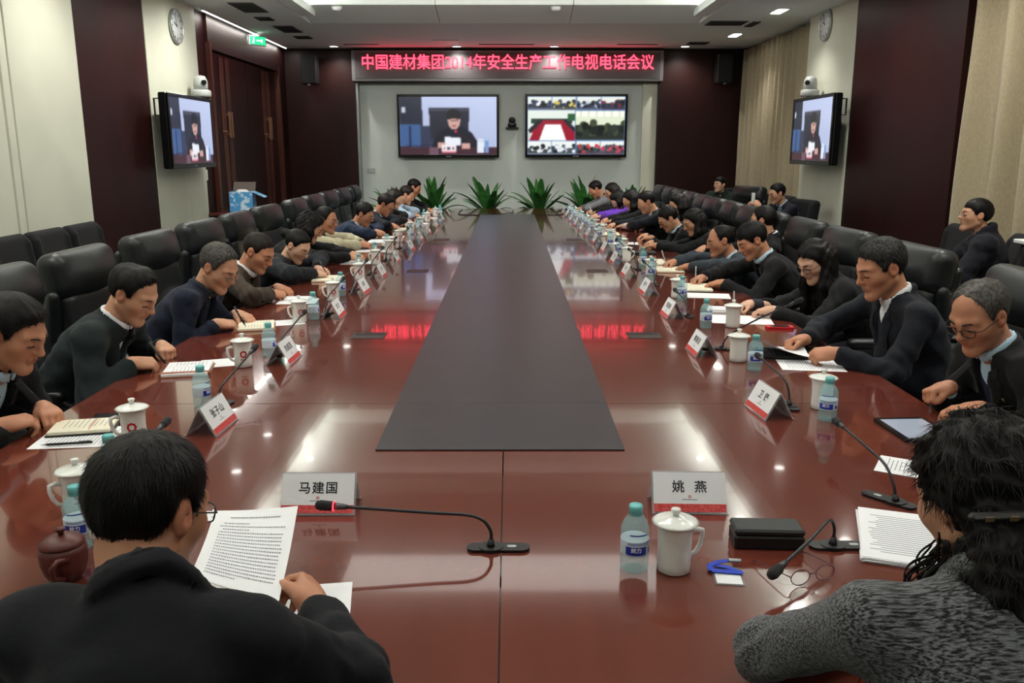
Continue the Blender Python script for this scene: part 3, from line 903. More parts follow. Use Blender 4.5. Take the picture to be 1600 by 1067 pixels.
CH = {'headrest': sdf_part('headrest', _head, (-.34, -.46, .86), (.34, -.16, 1.2), .014, M_leather),
      'backrest': sdf_part('backrest', _back, (-.31, -.42, .46), (.31, -.13, .98), .015, M_leather),
      'back_shell': sdf_part('back_shell', _shell, (-.38, -.45, .62), (.38, -.24, 1.1), .014, M_leather),
      'seat': sdf_part('seat', _seat, (-.3, -.28, .35), (.3, .32, .53), .016, M_leather),
      'arm_pad': sdf_part('arm_pad', _pad, (-.04, -.21, -.03), (.04, .21, .03), .01, M_leather)}
def _fback(s):
    s.rbox((0, -.27, .78), (.285, .06, .28), .055, TILT, 0)
    for z in (.72,):
        for x in (-.09, .09):
            s.ball((x, -.2, z), .03, .04, True)
    for x in (-.24, .24):
        s.cone((x, -.21, .6), (x, -.25, .98), .03, .03, .03)
def _fseat(s):
    s.rbox((0, .0, .44), (.26, .25, .055), .05, None, 0)
FC = {'backrest': sdf_part('backrest', _fback, (-.32, -.42, .46), (.32, -.12, 1.1), .013, M_fabric),
      'seat': sdf_part('seat', _fseat, (-.28, -.27, .37), (.28, .27, .51), .016, M_fabric)}
for s_ in (-1, 1):
    CH['arm_frame%d' % s_] = MB().tube([(s_ * .28, -.2, .46), (s_ * .325, -.2, .5), (s_ * .33, -.19, .63), (s_ * .33, .17, .63), (s_ * .32, .22, .58), (s_ * .3, .2, .44)], .018, 8).mesh('arm_frame', M_black)
    FC['arm%d' % s_] = MB().tube([(s_ * .27, -.27, .56), (s_ * .3, -.24, .66), (s_ * .305, 0, .68), (s_ * .305, .18, .66), (s_ * .3, .22, .6), (s_ * .28, .2, .42)], [.02, .024, .028, .028, .022, .018], 8).mesh('arm', M_black)
CH['column'] = MB().lathe([(.06, .08), (.06, .14), (.03, .15), (.03, .36), (.12, .365), (.12, .385), (0, .385)], 16).mesh('column', M_black)
CH['leg'] = MB().box((0, .17, .09), (.05, .3, .035), .01).mesh('leg', M_black)
CH['caster'] = MB().lathe([(0, -.025), (.03, -.025), (.03, .025), (0, .025)], 12).mesh('caster', M_black)
def chair_base(r, parts):
    inst('column', CH['column'], r)
    for k in range(5):
        a = math.radians(72 * k)
        lg = inst('leg', CH['leg'], r, None, (0, 0, a))
        inst('caster', CH['caster'], lg, (0, .3, .034), (math.pi / 2, 0, math.pi / 2))
def leather_chair(x, y, rz, label, group):
    r = tag(empty('swivel_chair', (x, y, 0), rz), label, 'chair', group)
    for k in ('headrest', 'backrest', 'back_shell', 'seat'):
        inst(k, CH[k], r)
    for s_ in (-1, 1):
        inst('arm_frame', CH['arm_frame%d' % s_], r)
        inst('arm_pad', CH['arm_pad'], r, (s_ * .33, -.01, .655))
    chair_base(r, CH)
    return r
def fabric_chair(x, y, rz, label, group):
    r = tag(empty('fabric_chair', (x, y, 0), rz), label, 'chair', group)
    inst('backrest', FC['backrest'], r)
    inst('seat', FC['seat'], r)
    for s_ in (-1, 1):
        inst('arm', FC['arm%d' % s_], r)
    chair_base(r, CH)
    return r
FACE_L, FACE_R, FACE_N = math.radians(-90), math.radians(90), 0.0   # chairs face local +y

# ------------------------------------------------------------------ things on the table
MUG_BODY = MB().lathe([(.0, .004), (.030, .004), (.033, 0), (.038, .003), (.0385, .02), (.0378, .06), (.0385, .09), (.0415, .108), (.0445, .114), (.0425, .115), (.039, .107), (.0362, .09), (.036, .05), (.034, .012), (0, .011)], 32).mesh('body', M_porcelain)
MUG_LID = MB().lathe([(.0, .113), (.036, .113), (.042, .1155), (.0515, .1165), (.0525, .118), (.046, .1215), (.036, .125), (.031, .1255), (.022, .129), (.008, .131), (0, .131)], 32).mesh('lid', M_porcelain)
MUG_KNOB = MB().lathe([(.007, .130), (.0065, .136), (.0105, .142), (.0115, .146), (.009, .149), (0, .150)], 18).mesh('knob', M_porcelain)
MUG_HANDLE = MB().tube([(.036, 0, .088), (.05, 0, .0935), (.066, 0, .090), (.0665, 0, .075), (.062, 0, .055), (.052, 0, .038), (.036, 0, .028)], [.006, .0065, .0065, .006, .006, .0058, .005], 10).mesh('handle', M_porcelain)
def _ring_mesh():
    mb = MB()
    n = 32
    vs, fs = [], []
    for k in range(n):
        a = 2 * math.pi * k / n
        for rr in (.0085, .0145 + .0012 * (k % 4 < 2)):
            u, z = rr * math.cos(a), .062 + rr * math.sin(a)
            t = u / .0386
            vs.append((.0389 * math.cos(t), .0389 * math.sin(t), z))
    for k in range(n):
        k2 = (k + 1) % n
        fs.append((2 * k, 2 * k + 1, 2 * k2 + 1, 2 * k2))
    mb.add(vs, fs)
    for d in (-.012, -.004, .004):
        pts = []
        for u in (d, d + .006):
            for z in (.036, .0415):
                t = u / .0386
                pts.append((.0389 * math.cos(t), .0389 * math.sin(t), z))
        mb.add(pts, [(0, 2, 3, 1)])
    return mb.mesh('emblem', M_red_print)
MUG_EMBLEM = _ring_mesh()
def mug(x, y, rz, label, emblem=math.radians(75), z=TZ, lid=True):
    """handle points along local +x; emblem sits at that angle from it"""
    r = tag(empty('lidded_mug', (x, y, z), rz), label, 'mug', 'white lidded mugs')
    inst('body', MUG_BODY, r)
    inst('handle', MUG_HANDLE, r)
    l = inst('lid', MUG_LID, r)
    inst('knob', MUG_KNOB, l)
    if emblem is not None:
        inst('emblem', MUG_EMBLEM, r, None, (0, 0, emblem))
    return r
B_PROF = [(.0, .003), (.022, .002), (.028, 0), (.0315, .004), (.0325, .014), (.0318, .02), (.0328, .026), (.032, .036), (.0315, .04), (.0315, .078), (.0325, .084), (.0318, .09), (.0328, .097), (.0315, .105), (.026, .118), (.019, .128), (.0135, .133), (.0125, .14)]
BOT_BODY = MB().lathe(B_PROF, 28).mesh('body', M_pet)
BOT_CAP = MB().lathe([(.0135, .136), (.0158, .1365), (.0158, .152), (.0145, .1555), (0, .156)], 20).lathe([(.0155, .133), (.0155, .1355), (.012, .1355)], 20).mesh('cap', M_cap)
BOT_LABEL = MB().lathe([(.0318, .041), (.0322, .042), (.0322, .077), (.0318, .078)], 28).mesh('label', M_label)
def _arc_patch(r, a0, a1, z0, z1, n=10):
    vs, fs = [], []
    for k in range(n + 1):
        a = math.radians(a0 + (a1 - a0) * k / n)
        vs += [(r * math.cos(a), r * math.sin(a), z0), (r * math.cos(a), r * math.sin(a), z1)]
    for k in range(n):
        fs.append((2 * k, 2 * k + 2, 2 * k + 3, 2 * k + 1))
    return vs, fs
_bp = MB().add(*_arc_patch(.0326, -48, 40, .046, .066))
_bp.add(*_arc_patch(.0326, 55, 75, .048, .06, 4))
for zz in (.0705, .0735):
    _bp.add(*_arc_patch(.0326, -40, 60, zz, zz + .0012))
_bp.add(*_arc_patch(.0330, -30, 45, .0925, .0955)).add(*_arc_patch(.0330, 100, 160, .048, .05)).add(*_arc_patch(.0330, 100, 160, .055, .057)).add(*_arc_patch(.0330, 100, 160, .062, .064))
BOT_PRINT = _bp.mesh('print', M_blue_print)
_tm = text_mesh('益力', .0125, mat('white_print', srgb(235, 240, 245), .5), .0002, .0003)
for v in _tm.vertices:
    t = v.co.x / .0328
    v.co = Vector((.0328 * math.cos(t) + v.co.z, .0328 * math.sin(t), .058 + v.co.y))
BOT_TEXT = _tm
def bottle(x, y, rz, label):
    r = tag(empty('water_bottle', (x, y, TZ), rz), label, 'bottle', 'small water bottles')
    inst('body', BOT_BODY, r)
    inst('cap', BOT_CAP, r)
    lb = inst('label', BOT_LABEL, r)
    inst('print', BOT_PRINT, lb)
    inst('lettering', BOT_TEXT, lb, None, (0, 0, math.radians(-4)))
    return r
# A-shaped acrylic name stands: ridge along local x, faces +-y
NL, NB, NH = .2, .052, .099
def _acr():
    mb = MB()
    t = .0022
    for s_ in (-1, 1):
        a = (s_ * NB, 0.0); b = (s_ * .003, NH)
        poly = [(a[0], a[1]), (a[0] - s_ * t * 1.1, a[1]), (0, NH - .006), (0, NH)]
        vs = [(-NL / 2, p[0], p[1]) for p in poly] + [(NL / 2, p[0], p[1]) for p in poly]
        fs = [(0, 1, 2, 3), (7, 6, 5, 4), (0, 4, 5, 1), (1, 5, 6, 2), (2, 6, 7, 3), (3, 7, 4, 0)]
        mb.add(vs, fs)
        o = [(-NL / 2, s_ * NB, 0), (NL / 2, s_ * NB, 0), (NL / 2, s_ * (NB + .006), .0), (-NL / 2, s_ * (NB + .006), .0), (-NL / 2, s_ * NB, .003), (NL / 2, s_ * NB, .003), (NL / 2, s_ * (NB + .006), .003), (-NL / 2, s_ * (NB + .006), .003)]
        mb.add(o, [(0, 1, 2, 3), (4, 7, 6, 5), (0, 4, 5, 1), (1, 5, 6, 2), (2, 6, 7, 3), (3, 7, 4, 0)])
    return mb.mesh('holder', M_acrylic)
PL_HOLD = _acr()
SL = math.atan2(NH, NB)
FL = math.hypot(NH, NB)
PL_CARD = MB().box((0, 0, 0), (NL * .95, .0006, FL * .93)).mesh('card', M_paper)
PL_BAND = MB().box((0, -.0006, -FL * .93 / 2 + .011), (NL * .945, .0004, .021)).mesh('red_band', M_red_band)
def _logo():
    mb = MB()
    n = 20
    vs, fs = [], []
    for k in range(n):
        a = 2 * math.pi * k / n
        for rr in (.0022, .004):
            vs.append((rr * math.cos(a), -.0007, -.012 + rr * math.sin(a)))
    for k in range(n):
        k2 = (k + 1) % n
        fs.append((2 * k, 2 * k + 1, 2 * k2 + 1, 2 * k2))
    return mb.add(vs, fs).mesh('emblem', M_red_print)
PL_LOGO = _logo()
PL_LINE = MB().box((0, -.0006, -.0195), (.04, .0003, .0018)).mesh('print', M_grey_ink)
NAME_MESH = {}
def name_mesh(s):
    if s not in NAME_MESH:
        NAME_MESH[s] = text_mesh(s, .033, M_ink, .0002, .0005, 1.15)
    return NAME_MESH[s]
def nameplate(x, y, rz, label, text):
    r = tag(empty('name_stand', (x, y, TZ), rz), label, 'name card', 'acrylic name stands on the table')
    inst('holder', PL_HOLD, r)
    for s_ in (-1, 1):
        c = inst('card', PL_CARD, r, (0, s_ * (NB / 2 + .0014), NH / 2 + .0008), (0, 0, 0))
        if s_ < 0:
            c.rotation_euler = (-(math.pi / 2 - SL), 0, 0)
        else:
            c.rotation_euler = (-(math.pi / 2 - SL), 0, math.pi)
        inst('red_band', PL_BAND, c)
        inst('emblem', PL_LOGO, c)
        inst('print', PL_LINE, c)
        inst('lettering', name_mesh(text), c, (0, -.0007, .012), (math.pi / 2, 0, 0))
    return r
# gooseneck microphones
def smooth_path(pts, n=5):
    P = [Vector(p) for p in pts]
    P = [P[0] * 2 - P[1]] + P + [P[-1] * 2 - P[-2]]
    out = []
    for i in range(1, len(P) - 2):
        for k in range(n):
            t = k / n
            a, b, c, d = P[i - 1:i + 3]
            out.append(.5 * ((2 * b) + (c - a) * t + (2 * a - 5 * b + 4 * c - d) * t * t + (3 * b - 3 * c + d - a) * t ** 3))
    out.append(P[-2])
    return out
def microphone(pts, label, base_rz=0.0, led=False):
    o = Vector(pts[0])
    r = tag(empty('gooseneck_microphone', o), label, 'microphone', 'gooseneck microphones')
    b = MB().prism(rrect(.15, .042, .02, 6, .018, 0), 0, .007)
    b.prism(rrect(.058, .052, .025, 6, 0, 0), 0, .009)
    b.obj('base', M_black, r, None, (0, 0, base_rz))
    MB().prism(rrect(.022, .012, .0055, 5, .05, 0), .007, .0082).obj('label_plate', M_grey_plastic, r, None, (0, 0, base_rz))
    P = smooth_path([Vector(p) - o + Vector((0, 0, .009 if i == 0 else 0)) for i, p in enumerate(pts)])
    MB().tube([P[0], P[0].lerp(P[1], .5), P[2]], [.0105, .009, .006], 10).obj('boot', M_black, r)
    d = (P[-1] - P[-2]).normalized()
    neck_end = P[-1] - d * .06
    Q = [p for p in P[1:] if (p - P[-1]).length > .062] + [neck_end]
    MB().tube(Q, .0042, 8).obj('gooseneck', mat('dark_gooseneck', srgb(48, 50, 54), .35, .3), r)
    MB().tube([neck_end - d * .012, neck_end, neck_end + d * .02], [.0055, .0075, .0085], 10).obj('collar', mat('grey_collar', srgb(80, 84, 88), .35, .6), r)
    MB().tube([neck_end + d * .018, neck_end + d * .024, neck_end + d * .05, neck_end + d * .06, neck_end + d * .064], [.009, .0115, .0125, .010, .004], 14).obj('capsule', mat('mic_grille', srgb(32, 34, 36), .6, bump=((2000, 2000, 2000), .6)), r)
    if led:
        MB().tube([neck_end + d * .019, neck_end + d * .022], .0118, 14).obj('red_light', mat('mic_red_light', (.3, 0, 0), .5, emit=(1, .03, .05), strength=4), r)
    return r
def sheet(x, y, rz, label, w=.21, d=.297, n=1, lines=True, z=TZ, m=None):
    r = tag(empty('paper_sheet', (x, y, z), rz), label, 'paper')
    for k in range(n):
        MB().box((random.uniform(-.004, .004) * (k > 0), random.uniform(-.004, .004) * (k > 0), .0006 + k * .0011), (w, d, .0009)).obj('page', m or M_paper, r, None, (0, 0, random.uniform(-.03, .03) * (k > 0)))
    if lines:
        mb = MB()
        yy = d * .36
        while yy > -d * .4:
            mb.box((random.uniform(-.02, 0) * w, yy, n * .0011 + .0003), (w * random.uniform(.55, .8), .0022, .0002))
            yy -= .012
        mb.obj('print', M_grey_ink, r)
    return r
def notebook(x, y, rz, label, w=.15, d=.21, cover=None, pages=None, open_=True, strap=False):
    r = tag(empty('notebook', (x, y, TZ), rz), label, 'notebook')
    cover = cover or M_black_cover; pages = pages or M_ivory
    W = w * 2 if open_ else w
    MB().prism(rrect(W + .01, d + .01, .008), 0, .003).obj('cover', cover, r)
    for s_ in ((-1, 1) if open_ else (0,)):
        MB().box((s_ * w / 2, 0, .003 + .0065), (w - .004, d - .004, .013), .002).obj('page_block', pages, r)
        mb = MB()
        for k in range(9):
            mb.box((s_ * w / 2 - w * .1, d * .36 - k * d * .08, .0163), (w * random.uniform(.4, .75), .0018, .0003))
        mb.obj('writing', M_grey_ink, r)
    if strap:
        MB().box((w * .8, 0, .012), (.03, d + .014, .012), .003).obj('strap', cover, r)
    return r
def pen(a, b, label, m=None):
    a, b = Vector(a), Vector(b)
    o = a
    r = tag(empty('pen', o), label, 'pen')
    d = b - a
    MB().tube([d * .1, d * .14, d], [.003, .0045, .0042], 8).obj('barrel', m or M_black, r)
    MB().tube([d * 0, d * .1], [.0008, .003], 8).obj('tip', M_grey_metal, r)
    n = d.orthogonal().normalized()
    MB().box((0, 0, 0), (.003, .003, .035), .001).obj('clip', M_grey_metal, r, d * .85 + n * .006, d.to_track_quat('Z', 'Y').to_euler())
    return r
# ------------------------------------------------------------------ people
def V3(*a): return np.array(a, float)
def nrm(v): return v / (np.linalg.norm(v) + 1e-9)
UP = V3(0, 0, 1)
def over_table(p, e=.03):
    return TX0 - e < p[0] < TX1 + e and TY0 - e < p[1] < TY1 + e
def solve_elbow(S, W, l1, l2, pole):
    d = np.linalg.norm(W - S)
    n = (W - S) / d
    if d > (l1 + l2) * .985:
        k = d / ((l1 + l2) * .985); l1 *= k; l2 *= k
    a = (l1 * l1 - l2 * l2 + d * d) / (2 * d)
    hh = math.sqrt(max(l1 * l1 - a * a, 1e-5))
    u = nrm(pole - n * (pole @ n)); v = np.cross(n, u)
    best = None
    for th in np.linspace(-math.pi, math.pi, 49):
        E = S + n * a + hh * (math.cos(th) * u + math.sin(th) * v)
        cost = -(E - S) @ pole
        if over_table(E, .05) and E[2] < .815: cost += 8 * (.815 - E[2])
        if best is None or cost < best[0]: best = (cost, E)
    return best[1]
POSES = {  # curl of the three finger joints, thumb spread, thumb curl
    'flat': ((12, 18, 12), .75, 10), 'rest': ((28, 34, 20), .55, 20), 'write': ((52, 62, 25), .35, 35),
    'fist': ((70, 85, 45), .25, 40), 'grip': ((58, 55, 25), .3, 25), 'clasp': ((48, 40, 20), .4, 25), 'type': ((38, 40, 25), .5, 25)}
def add_hand(s, W, d, pn, side, pose, sc=1.0, tier=0):
    """W wrist, d pointing direction, pn palm normal, side +1 right hand / -1 left hand"""
    d = nrm(d); pn = nrm(pn - d * (pn @ d))
    l = nrm(np.cross(d, pn)) * side          # towards the thumb
    (c1, c2, c3), spread, tcurl = POSES[pose]
    R = np.stack([l, d, pn], 1)
    s.ell(W + d * .047 * sc, (.040 * sc, .050 * sc, .0165 * sc), R, .012)
    s.cone(W - d * .01, W + d * .03 * sc, .024 * sc, .026 * sc, .02)
    kb = .006 if tier < 2 else .008
    for i, (off, L) in enumerate(((.029, .072), (.010, .080), (-.010, .075), (-.028, .060))):
        p = W + d * (.084 - .004 * abs(i - 1)) * sc + l * off * sc
        ang = 0.0
        r0 = (.0098, .0100, .0096, .0085)[i] * sc
        fan = l * (off * 1.5)
        s.cone(W + d * .045 * sc + l * off * .7 * sc, p, .011 * sc, r0, .01)
        for c, fr, r1 in ((c1, .45, .94), (c2, .31, .88), (c3, .24, .78)):
            ang += math.radians(c + 3 * i)
            dv = nrm(d * math.cos(ang) + pn * math.sin(ang) + fan * .6)
            q = p + dv * (L * fr * sc)
            s.cone(p, q, r0, r0 * r1 / .94 if r1 > .9 else r0 * .93, kb * .4)
            p = q; r0 *= .93
    t = W + d * .022 * sc + l * .026 * sc + pn * .006
    dv = nrm(d * .75 + l * spread + pn * .35)
    q = t + dv * .044 * sc
    s.cone(W + d * .012, t, .014 * sc, .0145 * sc, .014)
    s.cone(t, q, .0145 * sc, .0115 * sc, .01)
    a = math.radians(tcurl)
    dv = nrm(dv * math.cos(a) + (pn * .4 - l * .7 + d * .3) * math.sin(a))
    s.cone(q, q + dv * .030 * sc, .0112 * sc, .0088 * sc, .004)

def head_sdf(s, C, R, female=False, k0=1.0):
    def P(x, y, z): return C + R @ (np.array([x, y, z]) * k0)
    def ell(c, r, k, cut=False, A=None): s.ell(P(*c), [q * k0 for q in r], R if A is None else R @ A, k, cut)
    ell((0, -.014, .030), (.077, .098, .086), .02)
    jw = .056 if not female else .051
    ell((0, .022, -.044), (jw, .066, .074), .03)
    s.ball(P(0, .074, -.106), .018 * k0, .03)
    for x in (-1, 1):
        s.cone(P(x * .057, -.012, -.05), P(x * .016, .066, -.106), .018, .015, .028)
        ell((x * .043, .046, -.022), (.025, .028, .024), .04)
        s.cone(P(x * .010, .084, .020), P(x * .046, .066, .024), .011, .010, .02)
        s.ball(P(x * .031, .094, .003), .013, .014, True)
        ell((x * .031, .0765, .0015), (.0155, .0125, .0105), .006)
        s.ball(P(x * .0120, .0950, -.0335), .0076, .007)
        ear = np.array([[1, 0, 0], [0, .97, -.22], [0, .22, .97]])
        ell((x * .0785, -.014, -.004), (.010, .020, .031), .008, False, ear)
        ell((x * .0865, -.009, .0), (.006, .009, .015), .006, True)
    s.cone(P(0, .086, .016), P(0, .1065, -.027), .0080, .0105, .016)
    s.ball(P(0, .106, -.0295), .0108, .008)
    s.cone(P(-.017, .0865, -.0585), P(.017, .0865, -.0585), .0065, .0065, .008)
    s.cone(P(-.014, .0860, -.0685), P(.014, .0860, -.0685), .0075, .0075, .008)
    for x in (-1, 1):
        s.cone(P(0, .0965, -.0630), P(x * .019, .0905, -.0700), .0021, .0018, .003, True)

HAIR = {   # lower edge of the hair (height over head centre) along the head from nape (-) to brow (+)
    'short':  ([-.13, -.10, -.06, -.035, -.012, .012, .026, .036, .052, .075, .12], [-.102, -.098, -.080, -.035, .020, -.020, -.012, .030, .058, .074, .082]),
    'fringe': ([-.13, -.10, -.06, -.035, -.012, .012, .026, .036, .060, .085, .12], [-.085, -.08, -.066, -.03, .020, -.022, -.018, .020, .044, .048, .05]),
    'recede': ([-.13, -.10, -.06, -.035, -.012, .012, .026, .036, .052, .075, .12], [-.085, -.08, -.066, -.03, .022, -.012, .005, .050, .084, .102, .13]),
    'balding': ([-.13, -.10, -.06, -.035, -.012, .012, .026, .036, .052, .075, .12], [-.085, -.08, -.064, -.03, .022, -.010, .010, .066, .100, .12, .14]),
    'long':   ([-.13, -.10, -.06, -.03, 0, .015, .032, .045, .060, .08, .12], [-.12, -.12, -.11, -.09, -.05, -.03, .0, .034, .055, .072, .08]),
    'bun':    ([-.13, -.10, -.06, -.035, -.012, .012, .026, .036, .052, .075, .12], [-.06, -.06, -.05, -.02, .022, -.010, .0, .036, .060, .076, .085]),
}
def hair_mesh(style, h, mater, R, strands=0, vol=1.0, seed=0):
    base = {'curly': 'long', 'bob': 'long', 'wavy': 'long', 'buzz': 'short', 'thin_crown': 'recede'}.get(style, style)
    long_ = style in ('long', 'curly', 'wavy', 'bob')
    th = {'buzz': .005, 'balding': .007, 'recede': .009, 'bun': .007, 'curly': .022}.get(style, .0105) * vol
    ext = .62 if style in ('long', 'wavy') else .2
    dn = R.T @ V3(0, 0, -1)
    back = nrm(dn * 1.0 + V3(0, -.25, 0))
    lo = np.array([-.16, -.2, -.16]); hi = np.array([.16, .14, .18])
    if long_:
        L = {'long': .36, 'wavy': .26, 'bob': .13, 'curly': .12}[style]
        for e in (V3(.12, -.05, 0) + dn * L, V3(-.12, -.05, 0) + dn * L, V3(0, -.16, 0) + dn * L):
            lo = np.minimum(lo, e - .1); hi = np.maximum(hi, e + .1)
    s = SDF(lo, hi, h)
    s.ell((0, -.014, .030), (.0775, .0985, .0865))
    X, Y, Z = s.grid()
    ys, zs = HAIR[base]
    zb = np.interp(s.ax[1], ys, zs).astype(np.float32)[None, :, None]
    e_ = (Z - zb) * .8
    q_ = np.clip(e_ / .034, 0, 1)
    grow = th * np.sqrt(q_) * (1 + .25 * np.clip(Z / .1, 0, 1)) - .0015
    if style in ('balding', 'thin_crown'):      # sparse on the crown
        top = np.exp(-((X / .045) ** 2 + ((Y - (.02 if style == 'balding' else -.045)) / (.075 if style == 'balding' else .035)) ** 2)) * (Z > .05)
        grow = grow - (th - .0005) * np.clip(top * 1.25, 0, 1)
    s.f = np.maximum(s.f - grow, -e_).astype(np.float32)
    if style == 'recede':
        for x in (-1, 1):
            s.ball((x * .052, .075, .085), .026, .01, True)
    for x in (-1, 1):
        if not long_:
            s.ell((x * .086, -.012, -.008), (.02, .027, .036), None, .006, True)
    if style == 'bun':
        s.ball((0, -.13, .02), .04, .02)
    if style == 'crown':
        pass
    if long_:
        rg = np.random.default_rng(seed)
        for x in (-1, 1):
            a = V3(x * .07, -.03, .01); b = a + dn * L * .45 + V3(x * .018, 0, 0); c = a + dn * L + V3(x * .012, .0, 0)
            s.cone(a, b, .034, .036, .03); s.cone(b, c, .036, .02, .03)
        for x in (-.045, 0, .045):
            a = V3(x, -.085, .0); b = a + dn * L * .5 + V3(x * .4, -.01, 0); c = a + dn * L * 1.0 + V3(x * .4, .0, 0)
            s.cone(a, b, .042, .04, .03); s.cone(b, c, .04, .022, .03)
        # keep the face free
        s.ell((0, .098, -.035), (.058, .075, .085), None, .01, True)
    am = .0012 if not long_ else .003
    if style == 'curly': am = .006
    fq = 95.0 if style != 'curly' else 130.0
    s.f += am * np.sin(fq * X + 4 * np.sin(28 * Y + seed)) * np.sin(fq * .45 * Z + 3 * np.sin(31 * X) + seed) + am * .8 * np.sin(fq * 1.7 * X + 5 * np.sin(23 * Z + 19 * Y))
    V, Q = s.surface()
    F3 = None
    if strands:
        tmp = bpy.data.meshes.new('t')
        me0 = np_mesh('t', V, Q, mater)
        N = np.zeros(len(V) * 3, np.float32); me0.vertices.foreach_get('normal', N); N = N.reshape(-1, 3)
        bpy.data.meshes.remove(me0); bpy.data.meshes.remove(tmp)
        rg = np.random.default_rng(seed + 5)
        outer = np.where((((V - V3(0, -.016, .033)) / V3(.077, .098, .087)) ** 2).sum(1) > 1.02)[0]
        pick = rg.choice(outer, strands)
        p = V[pick]; n = N[pick]
        crown = V3(.01, -.05, .14)
        fl = p - crown
        fl = fl + (V3(0, .5, 0) * (p[:, 1:2] > .0)) * .08 + dn * .03
        fl = fl + rg.normal(0, .025, p.shape)
        fl -= n * (fl * n).sum(1, keepdims=True)
        fl /= np.linalg.norm(fl, axis=1, keepdims=True) + 1e-6
        Ls = rg.uniform(.012, .03, (strands, 1)) * (1.6 if long_ else 1) * (.35 if style == 'buzz' else 1)
        sd = np.cross(n, fl) * .0006
        lift = rg.uniform(.0, .0026, (strands, 1)) * (1.6 if long_ else 1)
        a0, a1 = p - sd - n * .001, p + sd - n * .001
        m0, m1 = p + fl * Ls * .55 + n * lift - sd * .8, p + fl * Ls * .55 + n * lift + sd * .8
        t0 = p + fl * Ls + n * lift * .6
        o = len(V)
        V = np.concatenate([V, a0, a1, m0, m1, t0])
        i = np.arange(strands) + o
        Q = np.concatenate([Q, np.stack([i, i + strands, i + 3 * strands, i + 2 * strands], 1)])
        F3 = np.stack([i + 2 * strands, i + 3 * strands, i + 4 * strands], 1)
    return V, Q, F3

SKIN = {'mid': srgb(200, 150, 120), 'warm': srgb(190, 134, 104), 'pale': srgb(214, 170, 144), 'tan': srgb(186, 126, 92)}
M_skin = mat('skin', (0.5, .3, .2), 0.48, attr='base', spec=0.35, bump=((500, 500, 500), .04), subsurf=0.0)
M_hair_black = mat('black_hair', srgb(13, 12, 12), 0.5, noise=((60, 60, 60), srgb(22, 19, 18), 2, 0.4, 0.7), spec=.25)
M_hair_brown = mat('dark_brown_hair', srgb(24, 19, 17), 0.5, spec=.25, noise=((60, 60, 60), srgb(38, 29, 25), 2, 0.4, 0.7))
M_hair_grey = mat('greying_hair', srgb(34, 32, 31), 0.5, spec=.25, noise=((140, 60, 90), srgb(112, 108, 102), 3, 0.3, 0.8))
M_hair_salt = mat('salt_pepper_hair', srgb(18, 18, 18), 0.5, spec=.25, noise=((140, 60, 90), srgb(78, 78, 78), 3, 0.4, 0.8))
HAIRM = {'black': M_hair_black, 'brown': M_hair_brown, 'grey': M_hair_grey, 'salt': M_hair_salt}
def cloth(name, c, sheen=.04, rough=.85):
    if sum(c) < 190: c = tuple(q * .82 for q in c)
    return mat('cloth_' + name, srgb(*c), rough, spec=.3, noise=((160, 160, 160), tuple(q * .72 for q in srgb(*c)), 2, .35, .7), bump=((17, 17, 22), .4), sheen=sheen)
M_lens = mat('spectacle_lens', (.95, .97, .97), .02, trans=1.0, ior=1.05, spec=.5)
M_eye = mat('eye', srgb(40, 28, 24), .15)
M_brow = mat('eyebrow_hair', srgb(40, 32, 28), .7)
M_trouser = cloth('trousers', (30, 31, 36))
M_shoe = mat('black_shoe', srgb(20, 19, 19), .3)
M_white_shirt = mat('white_shirt', srgb(226, 230, 234), .8, bump=((60, 60, 60), .1))
M_blue_shirt = mat('pale_blue_shirt', srgb(176, 204, 222), .8, bump=((60, 60, 60), .1))
M_dark_shirt = mat('dark_shirt', srgb(40, 44, 52), .8)
M_pink_shirt = mat('pale_pink_shirt', srgb(232, 210, 214), .8)
SHIRTS = {'white': M_white_shirt, 'blue': M_blue_shirt, 'dark': M_dark_shirt, 'pink': M_pink_shirt}

